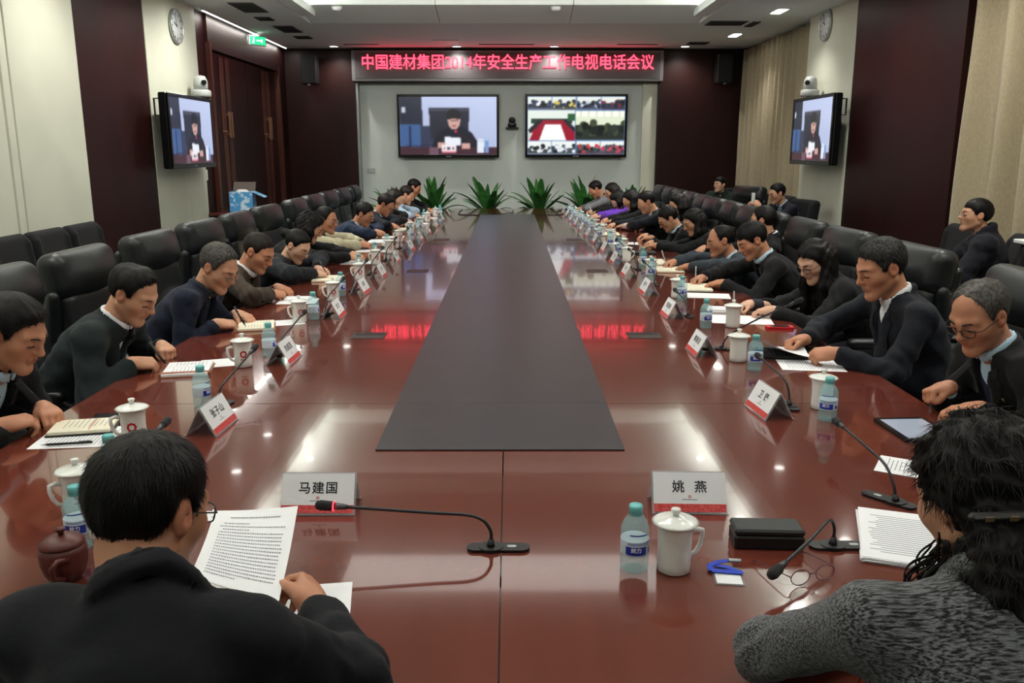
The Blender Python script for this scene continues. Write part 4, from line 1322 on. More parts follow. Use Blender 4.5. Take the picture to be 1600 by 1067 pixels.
VOX = {0: (.0052, .008), 1: (.008, .0116), 2: (.0116, .0155)}
def person(label, f, head, hands, pitch=30, yaw=0, roll=0, hair=('short', 'black'), coat=('suit', 'navy', (30, 33, 44)), shirt='white',
           tie=None, glasses=None, tier=1, skin='mid', female=False, belly=0.0, wide=1.0, hip=None, extra=None, neck=None, vol=1.0, strands=None, elbow=(None, None), vest=None, hs=1.0, watch=False, pin=False, vz=.38):
    f = nrm(V3(f[0], f[1], 0)); r = np.cross(f, UP)
    C = V3(*head)
    hb, hj = VOX[tier]
    k0 = (.97 if female else 1.0) * hs
    dz = C[2] - .575
    off = math.sqrt(max(.645 ** 2 - dz * dz, .003))
    H = V3(C[0], C[1], 0) - f * (off + .02)
    H[2] = .565
    if hip is not None:
        H = V3(hip[0], hip[1], .565)
    base = V3(H[0], H[1], 0)
    # head frame
    ya = math.radians(yaw); pa = math.radians(pitch); ra = math.radians(roll)
    hf = f * math.cos(ya) + r * math.sin(ya)
    hr = r * math.cos(ya) - f * math.sin(ya)
    hu = UP * math.cos(pa) + hf * math.sin(pa)
    hf = hf * math.cos(pa) - UP * math.sin(pa)
    hr, hu = hr * math.cos(ra) + hu * math.sin(ra), hu * math.cos(ra) - hr * math.sin(ra)
    R = np.stack([hr, hf, hu], 1)
    sb = C + R @ V3(0, -.035, -.06)                # base of the skull
    t0 = nrm(C - H)
    N = sb - f * .035 - UP * .085 if neck is None else V3(*neck)         # root of the neck
    t = nrm(N - H)
    TL = np.linalg.norm(N - H)
    fr = nrm(f - t * (f @ t))
    rr = nrm(np.cross(fr, t))
    T = np.stack([rr, fr, t], 1)
    def TP(x, y, z): return H + T @ V3(x, y, z)
    sw = (.165 if female else .185) * wide
    root = tag(empty('person', base), label, 'person')
    shoulders, elbows, wrists = [], [], []
    dirs = []
    for i, sd in enumerate((-1, 1)):               # own left, own right
        S = N - t * .062 + rr * sd * sw + fr * .008
        w, dvec, pose = hands[i][0], hands[i][1], hands[i][2]
        W = V3(*w)
        if elbow[i] is None:                       # nobody reaches farther than the arm allows
            dw = W - S
            far = np.linalg.norm(dw)
            if far > .505:
                W = W - V3(dw[0], dw[1], 0) * (1 - .505 / far) * 1.1
        pole = nrm(rr * sd * .6 - UP * .75 - f * .25)
        E = solve_elbow(S, W, .285, .245, pole) if elbow[i] is None else V3(*elbow[i])
        shoulders.append(S); elbows.append(E); wrists.append(W)
        dirs.append(nrm(V3(*dvec)) if dvec is not None else nrm(W - E))
    # ---- body: head, neck, trunk, arms and hands in one surface
    pts = np.array([C + .16, C - .16, TP(0, 0, TL * .5), N] + shoulders + elbows + wrists + [w + d * .19 for w, d in zip(wrists, dirs)])
    s = SDF(pts.min(0) - .07, pts.max(0) + .07, hb)
    s.ell(TP(0, -.005, TL * .74), (.115 * wide, .072, .10), T, .03)
    nr = .043 if female else .050 * (1 + 2 * belly)
    s.cone(N - t * .03, sb, nr * 1.12, nr, .025)
    for sd, S, E, W in zip((-1, 1), shoulders, elbows, wrists):
        s.cone(N - t * .04, S, .034, .030, .02)
        s.cone(S, E, .032, .030, .015)
        s.cone(E, W, .032, .0245, .012)
    head_sdf(s, C, R, female, k0)
    for sd, hd, W, d in zip((-1, 1), hands, wrists, dirs):
        pn = V3(*(hd[3] if len(hd) > 3 else (0, 0, -1)))
        add_hand(s, W, d, pn, sd, hd[2], .92 if female else 1.0, tier)
    V, Q = s.surface()
    # drop what lies deep under the clothes, keep one connected surface
    sk = np.array(SKIN[skin])
    L = (V - C) @ R / k0
    col = np.tile(sk, (len(V), 1))
    hd_ = np.linalg.norm(L, axis=1) < .17
    lip = np.exp(-(((L[:, 0] / .021) ** 2 + ((L[:, 1] - .090) / .014) ** 2 + ((L[:, 2] + .0635) / .0095) ** 2)) ** 2)
    red = np.exp(-((np.abs(L[:, 0]) - .045) ** 2 / .0006 + (L[:, 2] + .03) ** 2 / .0009)) * (L[:, 1] > .02) + np.exp(-(((L[:, 0] / .018) ** 2 + ((L[:, 1] - .105) / .02) ** 2 + ((L[:, 2] + .03) / .014) ** 2)))
    earr = (np.abs(L[:, 0]) > .074) & (np.abs(L[:, 2]) < .04) & hd_
    lid = np.exp(-(((np.abs(L[:, 0]) - .031) / .017) ** 2 + ((L[:, 1] - .08) / .03) ** 2 + ((L[:, 2] + .0095) / .0035) ** 2)) * hd_
    lip = (lip * hd_)[:, None]; red = (np.clip(red, 0, 1) * hd_)[:, None]
    col = col * (1 - lip * .75) + np.array(srgb(158, 84, 74)) * lip * .75
    col = col * (1 - red * .16 * np.array([.0, .55, .6]))
    col[earr] *= np.array([1.0, .85, .85])
    col = col * (1 - .7 * lid[:, None])
    for W, d in zip(wrists, dirs):
        kn = np.exp(-(np.linalg.norm(V - (W + d * .1), axis=1) / .03) ** 2)[:, None]
        col = col * (1 - kn * .16 * np.array([0, .6, .7]))
    me = np_mesh('body', V - base, Q, M_skin, colors=col)
    inst('body', me, root)
    # ---- hair
    if hair is not None:
        nst = {0: 4200, 1: 1600, 2: 0}[tier] if strands is None else strands
        hv, hq, h3 = hair_mesh(hair[0], {0: .0062, 1: .0085, 2: .012}[tier], HAIRM[hair[1]], R, nst, vol, int(C[1] * 100) % 97)
        hv = hv * k0
        inst('hair', np_mesh('hair', (C - base) + hv @ R.T, hq, HAIRM[hair[1]], h3), root)
    # ---- brows and eyes
    if tier < 2:
        for x in (-1, 1):
            P_ = [C - base + R @ (V3(x * q[0], q[1], q[2]) * k0) for q in ((.012, .0955, .0195), (.025, .0945, .0245), (.038, .086, .0245), (.049, .0745, .019))]
            MB().tube(P_, [.0022, .0034, .0030, .0012], 6).obj('eyebrow', M_brow, root)
            P_ = [C - base + R @ (V3(x * q[0], q[1], q[2]) * k0) for q in ((.0155, .0828, -.0050), (.025, .0892, -.0060), (.036, .0884, -.0064), (.0475, .0802, -.0066))]
            MB().tube(P_, [.0006, .0018, .0019, .0010], 6).obj('eye', M_eye, root)
        P_ = [C - base + R @ (V3(x, y, z) * k0) for x, y, z in ((-.020, .0862, -.0705), (-.011, .0918, -.0655), (0, .0930, -.0632), (.011, .0918, -.0655), (.020, .0862, -.0705))]
        MB().tube(P_, [.0004, .0008, .0009, .0008, .0004], 6).obj('mouth', mat('mouth_line', srgb(118, 62, 54), .6), root)
    if glasses:
        gm = {'thin': mat('thin_metal_rim', srgb(150, 146, 140), .3, .8), 'dark': mat('dark_rim', srgb(30, 26, 26), .3)}[glasses]
        g_ = MB(); w_ = MB()
        def GP(x, y, z): return C - base + R @ (V3(x, y, z) * k0)
        rad = .0011 if glasses == 'thin' else .0016
        if tier == 2: rad *= 1.5
        drop = -.006
        for x in (-1, 1):
            ring = [GP(x * .033 + .024 * math.cos(a) * (1 if abs(math.cos(a)) < .9 else .98), .1035 - .010 * max(0, (x * (x * .033 + .024 * math.cos(a)) - .033) / .024) ** 2, drop + .0165 * math.copysign(abs(math.sin(a)) ** .7, math.sin(a))) for a in np.linspace(0, 2 * math.pi, 19)]
            g_.tube(ring, rad, 6, caps=False)
            o = len(w_.v)
            w_.add(ring[:-1], [list(range(18))])
            g_.tube([GP(x * .057, .0945, drop + .006), GP(x * .074, .075, drop + .006), GP(x * .0805, -.005, .004), GP(x * .079, -.025, -.008)], rad, 6)
        g_.tube([GP(-.0095, .1035, drop + .005), GP(0, .1075, drop + .008), GP(.0095, .1035, drop + .005)], rad, 6)
        go = g_.obj('glasses', gm, root)
        w_.obj('lens', M_lens, go)
    # ---- shirt, with collar and cuffs
    kind, cname, crgb = coat
    sm = SHIRTS[shirt]
    has_v = kind in ('suit', 'blazer', 'cardigan')
    zip_v = kind in ('zip', 'parka')
    puffy = kind == 'parka'
    infl = {'suit': .022, 'blazer': .024, 'zip': .028, 'sweater': .016, 'parka': .045, 'shirt': .012, 'cardigan': .02}[kind]
    def trunk(s, g, k=.03):
        s.ell(TP(0, -.005, TL * .62), (.158 * wide + g, .100 + g + belly * .3, .20 + g * .6), T, k)
        s.ell(TP(0, .008 + belly * .4, TL * .26), (.135 * wide + g + belly * .4, .10 + g + belly, .16), T, .05)
        for S in shoulders:
            s.cone(N - t * .05, S, .040 + g * .9, .040 + g * .7, .045)
    def ring_collar(s, rad, z0, z1, thick, gap, front_drop):
        """band round the neck root, open at the throat"""
        ax = nrm(sb - N)
        fx = nrm(f - ax * (f @ ax)); rx = np.cross(fx, ax)
        for z in np.arange(z0, z1 + .001, .008):
            prev = None
            for a in np.linspace(-180 + gap, 180 - gap, 22):
                q = math.radians(a)                 # 0 = nape
                u = -math.cos(q)
                p = N + ax * (z - front_drop * max(0, u + .2)) + fx * rad * u * 1.05 + rx * rad * math.sin(q)
                if prev is not None: s.cone(prev, p, thick, thick, .004)
                prev = p
    cuff_end = [(w - nrm(w - e) * .012) for w, e in zip(wrists, elbows)]
    sl_end = [(w - nrm(w - e) * .034) for w, e in zip(wrists, elbows)]
    if kind != 'shirt':
        s = SDF(np.minimum.reduce([H - .14, N - .2] + [p - .06 for p in cuff_end]), np.maximum.reduce([N + .2, H + .2] + [p + .06 for p in cuff_end]), hj * 1.2)
        s.ell(TP(0, -.005, TL * .64), (.138 * wide, .100 + belly * .3, .19), T, .02)
        s.ell(TP(0, .008 + belly * .3, TL * .46), (.120 * wide + belly * .3, .100 + belly * .8, .12), T, .05)
        if kind not in ('parka',) or True:
            ring_collar(s, .063 if not female else .056, .012, .042, .007, 12, .028)
        V, Q = s.surface()
        so = inst('shirt', np_mesh('shirt', V - base, Q, sm), root)
        for ce, e in zip(cuff_end, elbows):
            u_ = nrm(e - ce)
            MB().tube([ce - base, ce + u_ * .004 - base, ce + u_ * .07 - base], [.0325, .0345, .0365], 20).obj('cuff', sm, root)
        if vest:
            s2 = SDF(np.minimum(H, N) - .26, np.maximum(H, N) + .26, hj)
            s2.ell(TP(0, -.005, TL * .64), (.143 * wide, .106 + belly * .3, .185), T, .02)
            s2.ell(TP(0, .008 + belly * .3, TL * .46), (.127 * wide + belly * .3, .107 + belly * .8, .127), T, .05)
            s2.ell(TP(0, .008 + belly * .4, TL * .28), (.12 * wide + belly * .4, .10 + belly * .9, .15), T, .05)
            X, Y, Z = s2.grid()
            px, py, pz = X - H[0], Y - H[1], Z - H[2]
            lx = rr[0] * px + rr[1] * py + rr[2] * pz; lz = t[0] * px + t[1] * py + t[2] * pz
            s2.f = np.maximum(s2.f, ((lz - TL * .80) - 1.1 * np.abs(lx)) * .6).astype(np.float32)
            V, Q = s2.surface()
            inst('sweater_vest', np_mesh('sweater_vest', V - base, Q, cloth('vest_' + vest[0], vest[1])), root)
        if tie:
            mb = MB()
            for z0_, z1_, w0, w1 in ((TL * .93, TL * .86, .014, .012), (TL * .86, TL * .45, .012, .034)):
                def yy(z):
                    e_ = 1 - ((z - TL * .64) / .19) ** 2
                    return -.005 + (.100 + belly * .3) * math.sqrt(max(e_, .15)) + .006
                q = [TP(-w0, yy(z0_), z0_), TP(w0, yy(z0_), z0_), TP(w1, yy(z1_), z1_), TP(-w1, yy(z1_), z1_)]
                q = [p - base for p in q]; q2 = [p + fr * .006 for p in q]
                mb.add(q + q2, [(3, 2, 1, 0), (4, 5, 6, 7), (0, 1, 5, 4), (1, 2, 6, 5), (2, 3, 7, 6), (3, 0, 4, 7)])
            mb.obj('tie', cloth('tie_' + tie[0], tie[1], .3, .5), root)
    # ---- coat
    cm = extra['coat_mat'] if extra and 'coat_mat' in extra else cloth(cname, crgb)
    s = SDF(np.minimum.reduce([H - .26, N - .28] + [p - .12 for p in shoulders + elbows + sl_end]), np.maximum.reduce([N + .24, H + .24] + [p + .12 for p in shoulders + elbows + sl_end]), hj)
    trunk(s, infl)
    s.ell(TP(0, -.0, .02), (.165 * wide + infl + belly * .3, .125 + infl + belly * .6, .12), T, .06)
    for S, E, W in zip(shoulders, elbows, sl_end):
        g = infl
        s.cone(S, E, .042 + g * .7, .039 + g * .65, .05)
        s.cone(E, W, .039 + g * .65, .033 + g * .5, .025)
    if zip_v:
        vz = .66
    if has_v or zip_v:
        X, Y, Z = s.grid()
        px, py, pz = X - H[0], Y - H[1], Z - H[2]
        lx = rr[0] * px + rr[1] * py + rr[2] * pz
        ly = fr[0] * px + fr[1] * py + fr[2] * pz
        lz = t[0] * px + t[1] * py + t[2] * pz
        v0 = TL * vz
        hw = .004 + (.054) * np.clip((lz - v0) / (TL * 1.02 - v0), 0, 1.3)
        d = np.maximum(np.maximum((np.abs(lx) - hw) * .9, .045 - ly), v0 - lz)
        s.f = np.maximum(s.f, -d)
        for x in (-1, 1) if has_v and tier == 2 else ():                        # lapels
            prev = None
            for q in np.linspace(0, 1, 7):
                z = v0 + (TL * .97 - v0) * q
                xx = .012 + .054 * q + .020 * math.sin(q * 2.6)
                e_ = 1 - (xx / (.148 * wide + infl)) ** 2 - ((z - TL * .64) / (.19 + infl * .6)) ** 2
                p = TP(x * xx, -.005 + (.098 + infl + belly * .3) * math.sqrt(max(e_, .1)) + .0, z)
                if prev is not None: s.cone(prev, p, .015, .015, .005)
                prev = p
    if has_v:
        ring_collar(s, .076, -.004, .022, .008, 50, .055)
    elif kind in ('zip', 'parka'):
        ring_collar(s, .070 if kind == 'zip' else .084, -.005, .034 if kind == 'zip' else .045, .008 if kind == 'zip' else .016, 22, .045)
        if kind == 'zip':
            ring_collar(s, .082, -.004, .016, .007, 30, .06)
    elif kind == 'sweater':
        ring_collar(s, .068, -.005, .012, .008, 1, .02)
    elif kind == 'shirt':
        ring_collar(s, .063, .0, .036, .007, 14, .028)
    X, Y, Z = s.grid()
    sd = (H[1] * 13) % 6
    am = .0036 if kind not in ('sweater',) else .0015
    s.f += am * (np.sin(34 * X + 21 * Z + 3 * np.sin(11 * Y + sd)) * np.sin(26 * Y - 30 * Z + 2.5 * np.sin(14 * X + sd)) + .6 * np.sin(58 * Z + 24 * Y + 3 * np.sin(17 * X + sd)))
    rid = np.abs(np.sin(46 * X + 18 * Z + 2.2 * np.sin(9 * Y + sd) + 1.3 * np.sin(23 * Z))) * np.abs(np.sin(31 * Y - 27 * Z + 2 * np.sin(10 * X + sd)))
    s.f += (-.006 if kind != 'sweater' else -.002) * (rid ** .7 - .35) * np.clip((np.sin(7 * X + 5 * Z + sd) * np.sin(8 * Y + 2 * sd) + .55), 0, 1)
    for E in elbows:                             # sharper folds at the elbows
        w = np.exp(-((X - E[0]) ** 2 + (Y - E[1]) ** 2 + (Z - E[2]) ** 2) / .008)
        s.f += w * .006 * np.sin(95 * ((X - E[0]) * f[0] + (Y - E[1]) * f[1]) + 60 * (Z - E[2]) + 2 * np.sin(40 * (X + Y)))
    if puffy:
        s.f += -.007 * np.abs(np.sin(24 * ((X - H[0]) * t[0] + (Y - H[1]) * t[1] + (Z - H[2]) * t[2])))
    for ce in wrists:                            # the sleeve ends before the hand
        s.ball(ce + nrm(ce - elbows[[i for i, q in enumerate(wrists) if q is ce][0]]) * .035, .047, .006, True)
    V, Q = s.surface()
    def hit(x, z, lift=0.0):                      # point on the front of the coat
        p0 = TP(x, .32, z)
        for q in np.arange(0, .34, hj * .5):
            p = p0 - fr * q
            i_ = np.round((p - s.lo) / s.h).astype(int)
            if (i_ >= 0).all() and (i_ < s.n).all():
                v_ = float(s.f[tuple(i_)])
                if v_ < 0:
                    return p - fr * v_ * .5 + fr * lift - base
        return TP(x, .12, z) - base
    if kind == 'zip' and tier < 2:
        MB().tube([hit(0, TL * z, .003) for z in (.22, .32, .42, .52, .6, .66)], .0035, 6).obj('zipper', M_grey_metal, root)
    if has_v and tier < 2:
        v0 = TL * vz
        for x in (-1, 1):
            n_, m_ = 9, 4
            top, bot = [], []
            for j in range(n_ + 1):
                q = j / n_
                z = v0 + (TL * .93 - v0) * q
                xi = .006 + .050 * q
                wd = (.006 + .052 * math.sin(min(q / .8, 1) * math.pi / 2)) if q < .8 else .034
                for i in range(m_ + 1):
                    p = hit(x * (xi + wd * i / m_), z + (wd * .25 * i / m_), 0)
                    top.append(p + fr * .0075); bot.append(p + fr * .001)
            k_ = len(top); w_ = m_ + 1
            fs = []
            for j in range(n_):
                for i in range(m_):
                    a = j * w_ + i
                    q4 = (a, a + 1, a + w_ + 1, a + w_)
                    fs.append(q4 if x > 0 else q4[::-1]); 
                    q5 = tuple(k_ + b for b in q4)
                    fs.append(q5[::-1] if x > 0 else q5)
            ring = [i for i in range(w_)] + [j * w_ + m_ for j in range(1, n_ + 1)] + [n_ * w_ + i for i in range(m_ - 1, -1, -1)] + [j * w_ for j in range(n_ - 1, 0, -1)]
            for a, b in zip(ring, ring[1:] + ring[:1]):
                q4 = (b, a, a + k_, b + k_)
                fs.append(q4 if x > 0 else q4[::-1])
            MB().add(top + bot, fs, 0, True).obj('lapel', cm, root)
        for z in (vz - .05, vz - .2):
            p = hit(.012, TL * z, .002)
            MB().tube([p - fr * .002, p + fr * .003], .009, 12).obj('button', M_black, root)
    if pin:
        p = hit(-.095, TL * .74, .003)
        MB().box((0, 0, 0), (.014, .004, .014), .001).obj('lapel_pin', mat('gold_pin', srgb(206, 176, 96), .3, .8), root, p, Matrix([rr, fr, t]).transposed().to_euler())
    if watch:
        u_ = nrm(elbows[0] - wrists[0]); a_ = wrists[0] + u_ * .012 - base
        o_ = nrm(np.cross(u_, UP)); b_ = np.cross(u_, o_)
        wt = MB().tube([a_ + (o_ * math.cos(q) + b_ * math.sin(q)) * .031 for q in np.linspace(0, 2 * math.pi, 21)], .005, 6, caps=False).obj('wristwatch', M_black_gloss, root)
    jn = {'suit': 'suit_jacket', 'blazer': 'blazer', 'zip': 'zip_jacket', 'sweater': 'sweater', 'parka': 'padded_jacket', 'shirt': 'shirt', 'cardigan': 'cardigan'}[kind]
    inst(jn, np_mesh(jn, V - base, Q, cm), root)
    # ---- trousers and shoes (under the table)
    kn = .43
    s = SDF(H - .6 * np.abs(f) - V3(.3, .3, .57), H + .6 * np.abs(f) + V3(.3, .3, .2), .028)
    s.ell(H, (.165, .13, .1), T, .03)
    feet = []
    for sd_ in (-1, 1):
        hip_ = H + r * sd_ * .085
        K = H + f * kn + r * sd_ * .13 - UP * .04
        A = K + f * .03 - UP * .43
        s.cone(hip_, K, .082, .062, .03); s.cone(K, A, .06, .046, .02)
        feet.append(A)
    V, Q = s.surface()
    inst('trousers', np_mesh('trousers', V - base, Q, M_trouser), root)
    for A in feet:
        s = SDF(A - .22, A + .22, .023)
        s.cone(V3(A[0], A[1], .045) - f * .05, V3(A[0], A[1], .04) + f * .15, .042, .036, .02)
        s.cone(V3(A[0], A[1], .05), V3(A[0], A[1], .11), .045, .045, .02)
        V, Q = s.surface()
        inst('shoe', np_mesh('shoe', V - base, Q, M_shoe), root)
    return root
# ------------------------------------------------------------------ who sits where
LF, RF, NF = (1, 0), (-1, 0), (0, 1)
HZ = TZ + .047
def LH(y, dl, dr, pl='rest', pr='write', gl=.13, gr=.13, zl=HZ, zr=HZ, al=-.45, ar=.5):
    return [((TX0 + dl, y + gl, zl), (1, al, -.12), pl), ((TX0 + dr, y - gr, zr), (1, ar, -.12), pr, (0, .35, -1))]
def RH(y, dl, dr, pl='rest', pr='write', gl=.13, gr=.13, zl=HZ, zr=HZ, al=.45, ar=-.5):
    return [((TX1 - dl, y - gl, zl), (-1, al, -.12), pl), ((TX1 - dr, y + gr, zr), (-1, ar, -.12), pr, (0, -.35, -1))]

NAVY, BLACK, CHAR = (30, 34, 46), (24, 25, 28), (44, 48, 54)
LEFT = [  # seat y, head, who, keyword arguments
 (2.78, (-1.655, 2.80, 1.085), 'the man with folded hands', dict(label='man in black suit with folded hands, nearest on the left side', pitch=26, yaw=4, hair=('short', 'black'), coat=('suit', 'black', BLACK), shirt='blue', tier=0, skin='warm', vol=1.3,
    hands=[((-1.63, 2.87, HZ), (.8, -.75, -.1), 'clasp'), ((-1.65, 2.66, HZ + .005), (.75, .9, .05), 'clasp', (.2, .6, -1))])),
 (3.65, (-1.62, 3.65, 1.075), 'the man in dark green jacket', dict(label='man in dark green zip jacket writing in a ring notebook', pitch=32, yaw=10, hair=('thin_crown', 'black'), coat=('zip', 'green_black', (34, 46, 48)), shirt='white', tier=0, skin='mid', vol=1.2, watch=True,
    hands=[((-1.60, 3.84, HZ), (.65, -.8, -.1), 'fist'), ((-1.60, 3.52, HZ), (.85, .55, -.12), 'write', (0, .5, -1))])),
 (4.50, (-1.535, 4.50, 1.075), 'the grey-haired man in navy', dict(label='grey-haired man in navy blazer and thin glasses, writing', pitch=32, yaw=18, hair=('recede', 'grey'), coat=('blazer', 'navy_blue', (28, 36, 58)), shirt='dark', glasses='thin', tier=0, skin='mid',
    hands=LH(4.5, .12, .10, 'rest', 'write', .12, .14))),
 (5.45, (-1.60, 5.45, 1.045), 'the man in brown jacket', dict(label='man in brown jacket looking down, left side of the table', pitch=30, yaw=14, hair=('buzz', 'brown'), coat=('blazer', 'brown', (74, 60, 48)), shirt='white', tie=('navy', (36, 38, 56)), tier=0, skin='warm', watch=True,
    hands=LH(5.45, .10, .12, 'rest', 'fist', .10, .14))),
 (6.38, (-1.575, 6.36, .985), 'the woman with rimless glasses', dict(label='woman with tied hair and thin glasses, writing, left side', pitch=34, yaw=20, hair=('bun', 'black'), coat=('zip', 'dark_teal', (38, 44, 50)), shirt='dark', glasses='thin', tier=1, skin='pale', female=True,
    hands=LH(6.35, .16, .2, 'rest', 'write', .12, .15))),
 (7.28, (-1.68, 7.25, 1.04), 'the curly-haired woman', dict(label='curly-haired woman in black, hands on papers, left side', pitch=28, yaw=-20, hair=('curly', 'black'), coat=('cardigan', 'black', (26, 26, 28)), shirt='white', tier=1, skin='mid', female=True,
    hands=LH(7.28, .26, .28, 'flat', 'rest', .12, .12))),
 (8.2, (-1.74, 8.2, 1.03), 'the man in beige jacket', dict(label='man in beige jacket and glasses sitting upright, left side', pitch=12, yaw=12, hair=('recede', 'black'), coat=('zip', 'beige', (196, 188, 158)), shirt='dark', glasses='thin', tier=1, skin='warm',
    hands=LH(8.2, .2, .2, 'clasp', 'clasp', .07, .07))),
 (9.35, (-1.57, 9.35, 1.0), 'the man in blue suit', dict(label='man in blue suit and pale blue shirt, left side', pitch=26, yaw=12, hair=('short', 'black'), coat=('suit', 'blue', (34, 50, 80)), shirt='blue', tie=('blue', (60, 84, 130)), glasses='thin', tier=1, skin='warm',
    hands=LH(9.35, .16, .16, 'rest', 'fist', .12, .12))),
 (10.2, (-1.46, 10.2, 1.05), 'the bespectacled man past the blue suit', dict(label='man in dark suit and glasses just past the blue-suited man', pitch=34, yaw=8, hair=('short', 'brown'), coat=('suit', 'navy', NAVY), shirt='blue', glasses='dark', tier=2, skin='warm',
    hands=LH(10.2, .2, .22, 'rest', 'write', .12, .14))),
 (11.1, (-1.47, 11.1, 1.07), 'the woman at the far left', dict(label='woman in black with short dark hair, far left side', pitch=22, yaw=0, hair=('bob', 'brown'), coat=('cardigan', 'black', (26, 26, 28)), shirt='white', tier=2, skin='pale', female=True,
    hands=LH(11.1, .2, .3, 'rest', 'write', .12, .14))),
 (12.0, (-1.42, 12.0, 1.07), 'the person in pale blue shirt', dict(label='person in pale blue shirt near the far left table end', pitch=24, yaw=0, hair=('short', 'brown'), coat=('shirt', 'pale_blue', (176, 198, 220)), shirt='blue', tier=2, skin='mid',
    hands=LH(12.0, .26, .3, 'rest', 'write', .12, .14))),
 (12.95, (-1.42, 12.95, 1.13), 'the last man on the left', dict(label='man in black leaning in, last on the left side', pitch=28, yaw=0, hair=('short', 'black'), coat=('sweater', 'black', (26, 27, 30)), shirt='dark', tier=2, skin='warm',
    hands=LH(12.9, .4, .4, 'rest', 'rest', .1, .12))),
]
